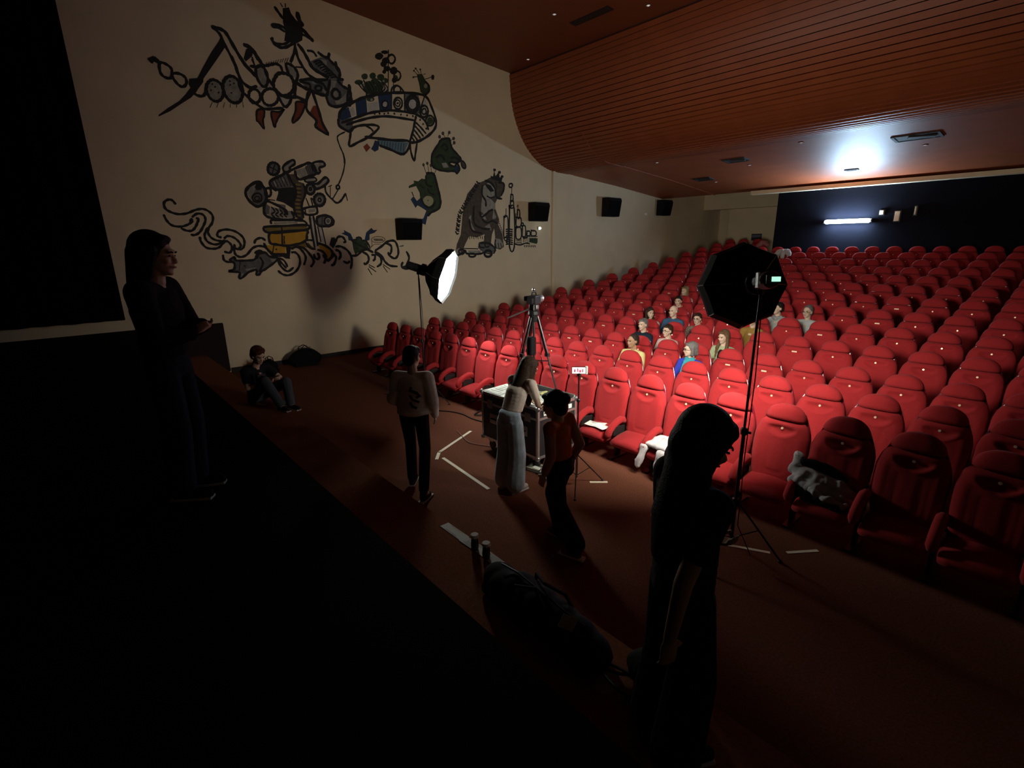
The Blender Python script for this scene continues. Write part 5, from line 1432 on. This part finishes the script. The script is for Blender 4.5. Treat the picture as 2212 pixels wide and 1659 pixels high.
h=MB().box((CX+.003,.05,.42),(.012,.20,.15),bev=.01).build('handle_dish',M('aluminium'),t); MB().tube([(CX+.022,-.02,.42),(CX+.022,.12,.42)],.011,8).build('handle',M('grey_metal'),h)
MB().box((CX+.004,0,Z1-.09),(.008,.52,.055)).build('label_strip',M('paper'),t)
for sx in (-1,1):
    for sy in (-1,1):
        c=MB().box((sx*(CX-.11),sy*(CY-.09),.14),(.09,.07,.06)).build('castor',M('grey_metal'),t)
        MB().lathe([(.02,-.02),(.055,-.018),(.055,.018),(.02,.02)],c=(sx*(CX-.11),sy*(CY-.09),.056),n=18,rot=Matrix.Rotation(PI/2,3,'X')).build('wheel',M('black_plastic'),c)
def sheet(loc,sz,rz,label,m=None,group=None,curl=.01,name='paper_sheet',cat='paper',marks=3):
    t=empty(name,loc,rz); tag(t,label,cat,group)
    N=5; vs=[];fs=[]
    for k in (0,1):
        for i in range(N+1):
            for j in range(N+1):
                u,v=i/N-.5,j/N-.5; vs.append((u*sz[0],v*sz[1],.0015-k*.0012+curl*(u*u*2.0+v*u)))
    for i in range(N):
        for j in range(N):
            a=i*(N+1)+j; fs.append((a,a+N+1,a+N+2,a+1)); b=a+(N+1)**2; fs.append((b,b+1,b+N+2,b+N+1))
    MB().add(vs,fs).build('page',m or M('paper'),t,True)
    if marks:
        k=MB(); rr=random.Random(len(label)); 
        for i in range(marks*2):
            w_=sz[0]*rr.uniform(.3,.7); k.box((rr.uniform(-.1,.1)*sz[0],sz[1]*(-.38+.76*i/(marks*2-1)),.004+curl*.3),(w_,sz[1]*.02,.0008))
        o=k.build('print',mat('ink',(.03,.03,.035),.7),t); o['kind']='stuff'
    return t
zt=Z1+.0115
sheet((-5.13,4.36,zt),(.30,.42,0),.1,'large white sheet on the left end of the flight case top')
sheet((-4.62,4.28,zt),(.21,.297,0),1.3,'white notes sheet beside the woman\'s hand on the case top')
sheet((-4.42,4.22,zt),(.21,.297,0),1.75,'white printed sheet on the front right corner of the case top')
sheet((-4.82,4.25,zt),(.21,.297,0),.3,'white sheet in the middle of the flight case top')
t=empty('yellow_cloth',(-4.42,4.60,Z1+.01),.2); tag(t,'crumpled pale yellow cloth on the right back of the flight case','cloth')
b=MB(); rr=random.Random(3)
for k in range(16): b.ell((rr.uniform(-.15,.13),rr.uniform(-.09,.07),.012+rr.uniform(0,.02)),(rr.uniform(.03,.07),rr.uniform(.02,.05),rr.uniform(.010,.022)),rot=Matrix.Rotation(rr.uniform(0,3),3,'Z'))
vx(b,.009,C('pale_yellow_cloth',(.50,.48,.20),noise=.3,ns=8),'fabric',t,2)
t=empty('tape_roll',(-4.50,4.36,zt+.002)); tag(t,'small dark tape roll among the sheets on the flight case','tape roll')
MB().lathe([(.028,.0),(.045,.0),(.045,.022),(.028,.022)],n=18).build('roll',M('black_plastic'),t); MB().lathe([(.018,.001),(.027,.001),(.027,.021),(.018,.021)],n=14).build('core',M('paper'),t)
t=empty('pen',(-4.60,4.42,zt+.008),.9); tag(t,'blue and white pen lying by the woman\'s fingers','pen')
MB().tube([(-.06,0,0),(.05,0,0)],.005,8).build('barrel',mat('pen_blue',(.05,.09,.4),.4),t); MB().tube([(.05,0,0),(.07,0,0)],.005,8,r1=.001).build('tip',M('chrome'),t)
# ================================================================ CAMERA TRIPOD standing on the case
t=empty('camera_tripod',(-4.78,4.60,Z1+.016)); tag(t,'black camera tripod standing on the flight case','tripod')
top=1.05
for k,(dx,dy) in enumerate(((.30,.14),(-.34,.14),(-.06,-.32))):
    hz_=Vector((dx*.12,dy*.12,top)); ft=Vector((dx,dy,.02)); md=hz_.lerp(ft,.52)
    l=MB().tube([hz_+Vector((.012,0,0)),md+Vector((.018,0,0))],.010,8).tube([hz_-Vector((.012,0,0)),md-Vector((.018,0,0))],.010,8).build('leg',M('black_metal'),t)
    MB().tube([md.lerp(hz_,.15),ft],.012,8).build('lower_tube',M('black_metal'),l)
    MB().box(md,(.065,.04,.05),bev=.006).build('leg_clamp',M('black_plastic'),l); MB().ell(ft-Vector((0,0,.004)),(.028,.028,.018)).build('rubber_foot',M('black_plastic'),l)
    MB().tube([(0,0,.42),hz_.lerp(ft,.60)],.008,6).build('spreader_arm',M('black_metal'),t)
MB().lathe([(.05,-.10),(.06,-.03),(.075,.0),(.07,.04),(.045,.06)],c=(0,0,top),n=16).build('bowl',M('black_metal'),t)
MB().tube([(0,0,.40),(0,0,top)],.016,8).build('centre_column',M('black_metal'),t)
hd_=MB().box((0,0,top+.09),(.09,.10,.08),bev=.012).build('fluid_head',M('black_plastic'),t)
MB().tube([(-.02,-.03,top+.08),(-.30,-.20,top-.06)],.010,8).build('pan_handle',M('grey_metal'),hd_)
MB().box((.06,0,top+.10),(.03,.05,.05),bev=.008).build('lock_knob',M('grey_metal'),hd_)
MB().box((-.03,-.02,.62),(.11,.10,.26),bev=.03).build('weight_pouch',M('black_cloth'),t)
t2=empty('cinema_camera',(-4.78,4.60,Z1+.016+top+.135),.35); tag(t2,'black cinema camera with silver lens on top of the tripod above the case','camera')
MB().box((0,0,.055),(.13,.17,.11),bev=.012).build('camera_body',M('black_plastic'),t2)
ln=MB().lathe([(.034,0),(.040,.01),(.040,.05),(.046,.06),(.046,.10),(.052,.105),(.052,.13)],c=(.0,.085,.055),n=18,rot=rot_to((0,1,0))).build('lens',M('grey_metal'),t2)
MB().lathe([(.001,.0),(.046,.0),(.046,.004),(.001,.008)],c=(0,.214,.055),n=16,rot=rot_to((0,1,0))).build('front_glass',mat('glass_dark',(.01,.01,.02),.05),ln)
MB().box((-.09,-.02,.07),(.05,.09,.06),bev=.008).build('side_monitor',M('black_plastic'),t2)
MB().box((0,-.11,.05),(.08,.05,.07),bev=.006).build('battery',M('black_plastic'),t2)
MB().tube([(0,-.06,.11),(0,-.05,.15),(0,.05,.15),(0,.07,.11)],.010,8).build('top_handle',M('black_metal'),t2)
MB().ell((.0,.0,.185),(.022,.022,.022)).build('indicator_ball',M('chrome'),t2); MB().tube([(0,0,.15),(0,0,.17)],.008,6).build('cold_shoe',M('chrome'),t2)
# ================================================================ PHONE ON A SMALL TRIPOD
t=empty('phone_tripod',(-3.60,4.17,0)); tag(t,'thin black tripod holding up a phone beside the flight case','tripod')
MB().tube([(0,0,.12),(0,0,.75)],.013,8).tube([(0,0,.74),(0,0,1.38)],.009,8).build('pole',M('black_metal'),t)
for z in (.45,.75,1.08): MB().lathe([(.016,-.02),(.022,-.01),(.022,.01),(.016,.02)],c=(0,0,z),n=10).build('collar',M('black_plastic'),t)
for k in range(3):
    a=1.2+k*2*PI/3; c,s=math.cos(a),math.sin(a)
    l=MB().tube([(c*.014,s*.014,.40),(c*.36,s*.36,.015)],.0075,8).build('leg',M('black_metal'),t); MB().tube([(c*.012,s*.012,.15),(c*.17,s*.17,.212)],.005,6).build('brace',M('black_metal'),l); MB().ell((c*.36,s*.36,.014),(.016,.016,.014)).build('rubber_foot',M('black_plastic'),l)
MB().box((0,0,1.385),(.04,.03,.035),bev=.004).build('phone_clamp',M('black_plastic'),t)
ph=empty('smartphone',(-3.60,4.165,1.435)); d=(Vector((0,0,1.435+.0))-Vector((0,0,0))); ph.rotation_euler=(0,0,heading(.1,1.0)); tag(ph,'phone on the thin tripod showing a bright pink and white picture','phone')
MB().box((0,0,0),(.165,.012,.085),bev=.005).build('phone_body',M('black_plastic'),ph)
MB().box((0,.0068,0),(.150,.0016,.072)).build('screen',mat('phone_screen',(.8,.7,.7),.3,emit=(1.0,.82,.84),es=.75),ph)
k=MB()
for (x,z,w_,h_) in ((-.045,-.004,.018,.03),(-.012,.004,.012,.04),(.015,-.008,.02,.028),(.042,-.002,.014,.036)): k.box((-x,.0080,z),(w_,.001,h_))
k.build('picture',mat('phone_pic',(.5,.05,.1),.4,emit=(.75,.10,.22),es=.6),ph)['kind']='stuff'
MB().box((-.085,-.012,0),(.03,.02,.09),bev=.004).build('grip',M('paper'),ph)
# ================================================================ FLOOR ITEMS
def strip(P,w_,label,m,cat='tape',name='floor_tape',z=.0,th=.003):
    cx=sum(p[0] for p in P)/len(P); cy=sum(p[1] for p in P)/len(P); t=empty(name,(cx,cy,z)); tag(t,label,cat,'white tape marks on the carpet')
    for a,b in zip(P,P[1:]):
        d=Vector((b[0]-a[0],b[1]-a[1],0)); L=d.length; MB().box((0,0,0),(L+w_*.6,w_,th)).build('tape_strip',m,t)
        o=t.children[-1] if len(t.children) else None
        o=[c for c in bpy.data.objects if c.parent==t][-1]; o.location=((a[0]+b[0])/2-cx,(a[1]+b[1])/2-cy,th/2+.0006); o.rotation_euler=(0,0,math.atan2(d.y,d.x))
    return t
T=M('white_tape')
strip([(-5.95,4.35),(-5.59,3.53),(-5.42,3.38)],.045,'white tape mark left of the flight case, upper angled arm with a short corner',T)
strip([(-5.38,3.46),(-4.27,3.35)],.045,'longest white tape line on the carpet before the bending woman',T)
strip([(-2.66,4.48),(-2.60,4.26),(-2.47,4.20)],.04,'bent tape mark beside the dark standing silhouette',T)
strip([(-1.84,4.30),(-1.49,4.48)],.035,'faint tape line right of the silhouette',T); strip([(-1.37,4.61),(-1.20,4.84)],.035,'faint tape line farthest right on the carpet',T)
strip([(-3.55,4.38),(-3.42,4.52)],.04,'short tape mark behind the phone tripod leg',T)
def cable(P,r,label,m=None):
    P=[Vector(p) for p in P]; t=empty('cable',P[0]); tag(t,label,'cable')
    Q=[(p.x,p.y) for p in P]; sp=[]
    n=len(P)
    for i in range(n-1):
        p0=P[max(i-1,0)];p1=P[i];p2=P[i+1];p3=P[min(i+2,n-1)]
        for u in (0,.2,.4,.6,.8): sp.append(.5*((2*p1)+(p2-p0)*u+(2*p0-5*p1+4*p2-p3)*u*u+(3*p1-p0-3*p2+p3)*u**3)-P[0])
    sp.append(P[-1]-P[0]); MB().tube(sp,r,6).build('cord',m or M('black_plastic'),t); MB().tube([sp[-1],sp[-1]+(sp[-1]-sp[-3]).normalized()*.05],r*2,8).build('plug',M('black_plastic'),t)
cable([(-7.52,4.52,.012),(-7.22,4.50,.012),(-6.94,4.66,.012),(-6.68,4.73,.012),(-6.28,4.72,.012),(-5.6,4.9,.012)],.009,'black cable running along the carpet under the front seats')
cable([(-6.1,4.2,.01),(-5.76,4.09,.01),(-5.53,4.05,.01),(-5.2,4.2,.01),(-4.9,4.3,.01)],.006,'thin pale cable running under the flight case',mat('cable_pale',(.25,.12,.08),.6))
cable([(-6.6,5.05,.012),(-6.5,4.85,.02),(-6.35,4.95,.02),(-6.2,4.86,.012)],.012,'short black and white cable under the left front seats')
cable([(-1.55,1.92,.51),(-1.35,1.86,.53),(-1.2,1.95,.52),(-1.1,1.86,.52),(-1.25,1.80,.53),(-1.42,1.86,.54),(-1.2,1.92,.54),(-1.0,1.84,.51),(-.85,1.9,.51)],.009,'coiled black cable on the stage step past the long bag')
# food trays, small gear under the case
for k,(x,y,a,b,lab) in enumerate(((-4.25,4.13,.19,.14,'open clear plastic food tray nearest the bending woman\'s feet'),(-4.05,4.17,.21,.15,'clear plastic food tray holding a pale box on the carpet'))):
    t=empty('food_tray',(x,y,0),.2+.2*k); tag(t,lab,'tray'); pm=mat('clear_plastic',(.55,.62,.50),.25)
    m=MB(); m.box((0,0,.004),(a,b,.006))
    for sx,sy,dx,dy in ((1,0,.006,b),(-1,0,.006,b),(0,1,a,.006),(0,-1,a,.006)): m.box((sx*a/2,sy*b/2,.025),(dx,dy,.045))
    m.build('tray_base',pm,t); r_=MB()
    for sx,sy,dx,dy in ((1,0,.018,b+.03),(-1,0,.018,b+.03),(0,1,a+.03,.018),(0,-1,a+.03,.018)): r_.box((sx*(a/2+.006),sy*(b/2+.006),.048),(dx,dy,.005))
    r_.build('rim',pm,t); MB().box((.0,.0,.024),(a*.5,b*.5,.03),bev=.006).build('contents',M('paper'),t)
t=empty('paper_bowl',(-3.98,4.04,0)); tag(t,'small round yellowish dish beside the clear food trays','dish')
MB().lathe([(.03,.0),(.06,.03),(.066,.034),(.058,.030),(.03,.006)],n=18).build('dish',C('dish',(.5,.47,.3)),t); MB().ell((0,0,.02),(.04,.04,.014)).build('food',C('food',(.4,.33,.15)),t)
rr=random.Random(11)
for k,(x,y,a,b,c,col,lab) in enumerate(((-4.30,4.42,.16,.12,.10,'black_plastic','black gear box under the right end of the flight case'),(-4.48,4.30,.12,.09,.07,'grey_metal','grey metal gear box under the flight case, left of the black one'),(-4.02,4.38,.10,.10,.08,'black_cloth','small black pouch on the floor right of the case castor'))):
    t=empty('gear_box',(x,y,0),rr.uniform(0,1.5)); tag(t,lab,'gear box'); MB().box((0,0,c/2),(a,b,c),bev=.01).build('box',M(col),t); MB().box((0,0,c+.004),(a*.8,b*.8,.012),bev=.003).build('lid',M('black_plastic'),t)
    MB().tube([(-a*.3,0,c),(-a*.2,0,c+.035),(a*.2,0,c+.035),(a*.3,0,c)],.006,6).build('carry_loop',M('black_plastic'),t)
# ================================================================ THINGS ON THE STAGE STEP (top at .50)
ZS=.50
pp=[(-3.22,-.02),(-3.02,.0),(-2.62,.01)]
sheet((-3.10,2.065,ZS+.0015),(.30,.085,0),0,'first long paper strip on the edge of the stage step, nearest the stage wall side',marks=1,curl=.004)
sheet((-2.84,2.06,ZS+.0035),(.26,.085,0),.04,'middle printed paper strip under the bottles on the step edge',marks=4,curl=.004)
sheet((-2.58,2.06,ZS+.0015),(.26,.085,0),-.03,'last paper strip on the step edge touching the long black bag',marks=4,curl=.004)
def bottle(x,y,s,label):
    t=empty('bottle',(x,y,ZS+.006)); tag(t,label,'bottle')
    MB().lathe([(.024*s,.0),(.031*s,.006),(.032*s,.03),(.029*s,.05),(.031*s,.07),(.028*s,.09),(.016*s,.10),(.015*s,.108)],n=18).build('bottle_body',mat('dark_glass',(.010,.008,.008),.15),t,True)
    MB().lathe([(.030*s,.106),(.034*s,.109),(.034*s,.130),(.030*s,.134)],n=18).build('cap',M('paper'),t); MB().lathe([(.0325*s,.03),(.0325*s,.06),(.0315*s,.06),(.0315*s,.03)],n=18).build('wrapper',mat('wrap',(.05,.03,.025),.5),t)
bottle(-2.78,2.035,.95,'dark bottle with a white cap on the step, farther from the long bag'); bottle(-2.63,2.03,.95,'dark bottle with a white cap on the step, closer to the long bag')
def bag(loc,rz,L,W,H,label,mname='black_cloth',tagc=None,name='duffel_bag',handles=True,seed=1):
    t=empty(name,loc,rz); tag(t,label,'bag'); b=MB(); rr=random.Random(seed); N=9
    for i in range(N):
        u=i/(N-1); x=(u-.5)*(L-W); f=1-.22*abs(2*u-1)**2.5
        b.ell((x,rr.uniform(-.012,.012),H*.46*f),(W*.52,W*.5*f,H*.5*f+rr.uniform(-.01,.012)))
    b.box((0,0,.04),(L-W*.5,W*.8,.07)); vx(b,.014,M(mname),'bag_body',t,3)
    MB().tube([(-(L-W)*.48,0,H*.93),(-(L*.2),.01,H*.985),(L*.2,-.01,H*.985),((L-W)*.48,0,H*.93)],.007,6).build('zip',M('black_metal'),t)
    if handles:
        for sy in (-1,1): MB().tube([(-L*.16,sy*W*.42,H*.55),(-L*.12,sy*W*.30,H*1.0),(0,sy*W*.12,H*1.13),(L*.12,sy*W*.30,H*1.0),(L*.16,sy*W*.42,H*.55)],.011,6).build('handle',M('black_cloth'),t)
    if tagc: MB().box(tagc,(.09,.085,.008),rot=Matrix.Rotation(.35,3,'Z')@Matrix.Rotation(.3,3,'X'),bev=.002).build('tag_patch',C('patch',(.22,.20,.13)),t)
    MB().box((L*.47,0,H*.45),(.02,.05,.03),bev=.004).build('buckle',M('chrome'),t)
    return t
bag((-1.88,1.86,ZS),-.04,1.10,.30,.24,'long black duffel bag lying on the stage step with a pale square tag',tagc=(.31,-.07,.243),seed=2)
bag((-1.14,2.0,ZS),.05,.34,.20,.18,'small black shoulder bag on the step beside the silhouette woman',seed=5,name='shoulder_bag')
bag((-12.45,4.15,0),1.45,.78,.46,.44,'bulky black bag on the floor against the left wall baseboard',seed=8,name='black_bag')
bag((-11.9,3.15,0),.9,.44,.34,.40,'upright black bag on the floor just behind the sitting young man',seed=9,name='camera_bag')
t=empty('stills_camera',cw(-3.70,7.13,-1.83),heading(.8,-.4)); tag(t,'small black camera held by the sitting young man','camera')
MB().box((0,0,0),(.13,.06,.09),bev=.01).build('camera_body',M('black_plastic'),t); MB().lathe([(.03,0),(.034,.02),(.034,.07)],c=(0,-.03,0),n=14,rot=rot_to((0,-1,0))).build('lens',M('black_metal'),t); MB().box((0,.01,.055),(.04,.04,.03),bev=.004).build('viewfinder',M('grey_metal'),t)
t=sheet(cw(-1.38,5.58,-1.66),(.21,.297,0),.4,'white sheet held out in the walking man\'s left hand',marks=0,curl=.05); t.rotation_euler=(.35,.25,heading(.1,1))
# ================================================================ CLOTHES LEFT ON SEATS
def garment(loc,rz,label,m,parts,vox=.013,name='jacket',cat='jacket'):
    t=empty(name,loc,rz); tag(t,label,cat); first=True
    for nm,segs,mm in parts:
        b=MB()
        for pts,rad in segs: chain(b,pts,rad,4)
        vx(b,vox,mm or m,nm,t,2,.4,.016)
    return t
WH=C('jacket_white',(.62,.58,.60),noise=.12,ns=9)
# white jacket over the seat front between the 13th and 14th front seat
garment((-3.02,5.10,0),0,'white jacket thrown over a front row seat with its sleeves hanging down',WH,[
 ('jacket_body',[([(-.22,.12,.40),(-.08,.08,.45),(.10,.10,.45),(.24,.14,.42)],[(.08,.12,.025),(.13,.15,.03),(.13,.15,.03),(.07,.10,.025)]),([(-.16,-.04,.43),(.0,-.07,.44),(.18,-.05,.42)],[(.08,.06,.03),(.09,.07,.03),(.08,.06,.025)]),([(-.10,.14,.47),(.04,.06,.50),(.18,.0,.46)],[(.07,.03,.022),(.08,.035,.025),(.06,.03,.02)]),([(.10,-.08,.40),(.17,-.12,.32),(.16,-.12,.25)],[(.07,.03,.05),(.06,.025,.05),(.045,.02,.04)])],None),
 ('sleeve',[([(-.16,.02,.43),(-.22,-.09,.37),(-.25,-.12,.24),(-.28,-.13,.13)],[(.055,.05,.035),(.05,.035,.05),(.045,.03,.05),(.038,.028,.03)])],None),
 ('sleeve',[([(.04,-.04,.44),(.04,-.13,.37),(.01,-.155,.24),(.02,-.16,.13)],[(.06,.05,.035),(.055,.035,.05),(.05,.03,.05),(.045,.03,.035)])],None),
 ('hem_cuff',[([(-.01,-.16,.105),(.05,-.16,.105)],[(.028,.03,.018),(.028,.03,.018)])],C('cuff_dark',(.03,.03,.035)))])
GR_=C('jacket_grey',(.33,.33,.33),noise=.2,ns=8)
garment((-1.40,5.18,.03),0,'grey coat with a dark lining heaped on a shadowed front seat at the right',GR_,[
 ('coat_body',[([(-.22,.10,.66),(-.20,.05,.55),(-.05,.02,.54),(.15,.04,.50),(.32,.06,.44)],[(.045,.06,.06),(.06,.08,.05),(.10,.10,.05),(.10,.10,.05),(.06,.08,.04)]),([(-.18,-.06,.48),(.05,-.10,.46),(.30,-.04,.40)],[(.05,.05,.05),(.08,.05,.05),(.05,.05,.04)])],None),
 ('lining',[([(-.14,.10,.62),(.02,.13,.60),(.18,.14,.53)],[(.08,.05,.05),(.10,.04,.05),(.07,.04,.04)]),([(-.10,-.10,.40),(.22,-.10,.34)],[(.10,.06,.06),(.09,.06,.05)])],C('lining_black',(.015,.015,.017))),
 ('sleeve',[([(.02,-.14,.46),(.16,-.17,.43),(.30,-.14,.40)],[(.035,.03,.03),(.04,.03,.03),(.03,.03,.03)])],None)])
yh=18.0-.17
garment((-6.83,yh-.02,SEAT_Z[11]),0,'pale grey hoodie draped over a headrest high up behind the softbox',C('hoodie_pale',(.42,.42,.41),noise=.15,ns=8),[
 ('fabric',[([(-.18,.08,1.05),(-.10,.14,1.17),(.08,.15,1.19),(.20,.10,1.10)],[(.08,.10,.07),(.12,.12,.06),(.12,.12,.06),(.06,.09,.07)]),([(-.16,.02,1.0),(-.20,.0,.86)],[(.08,.06,.06),(.06,.05,.06)]),([(.02,.03,1.12),(.04,.0,1.0)],[(.09,.05,.05),(.06,.04,.05)])],None)],name='hoodie',cat='hoodie')
garment((-8.45,20.3-.19,SEAT_Z[13]),0,'dusty pink garment over a back row headrest below the pale rear wall',C('pink_cloth',(.30,.13,.13)),[
 ('fabric',[([(-.16,.08,1.02),(0,.13,1.17),(.16,.10,1.06)],[(.08,.09,.07),(.14,.11,.06),(.07,.09,.07)])],None)],name='scarf',cat='garment')
sheet((-4.14,5.17,.395),(.26,.19,0),.25,'white printed sheet lying on a front row seat right of the phone',curl=.015); sheet((-4.02,5.14,.402),(.24,.15,0),-.2,'second white sheet overlapping the one on the front seat',curl=.01,marks=1)
t=empty('pink_bag',(-2.30,5.22,0)); tag(t,'crumpled pink fabric bag below the front seat behind the light stand','bag')
b=MB(); rr=random.Random(4)
for k in range(12): b.ell((rr.uniform(-.14,.14),rr.uniform(-.06,.06),.08+rr.uniform(0,.12)),(rr.uniform(.04,.08),rr.uniform(.04,.06),rr.uniform(.03,.07)))
b.box((0,0,.04),(.22,.1,.08)); vx(b,.011,C('pink_fabric',(.42,.10,.13),noise=.4,ns=10),'fabric',t,2)
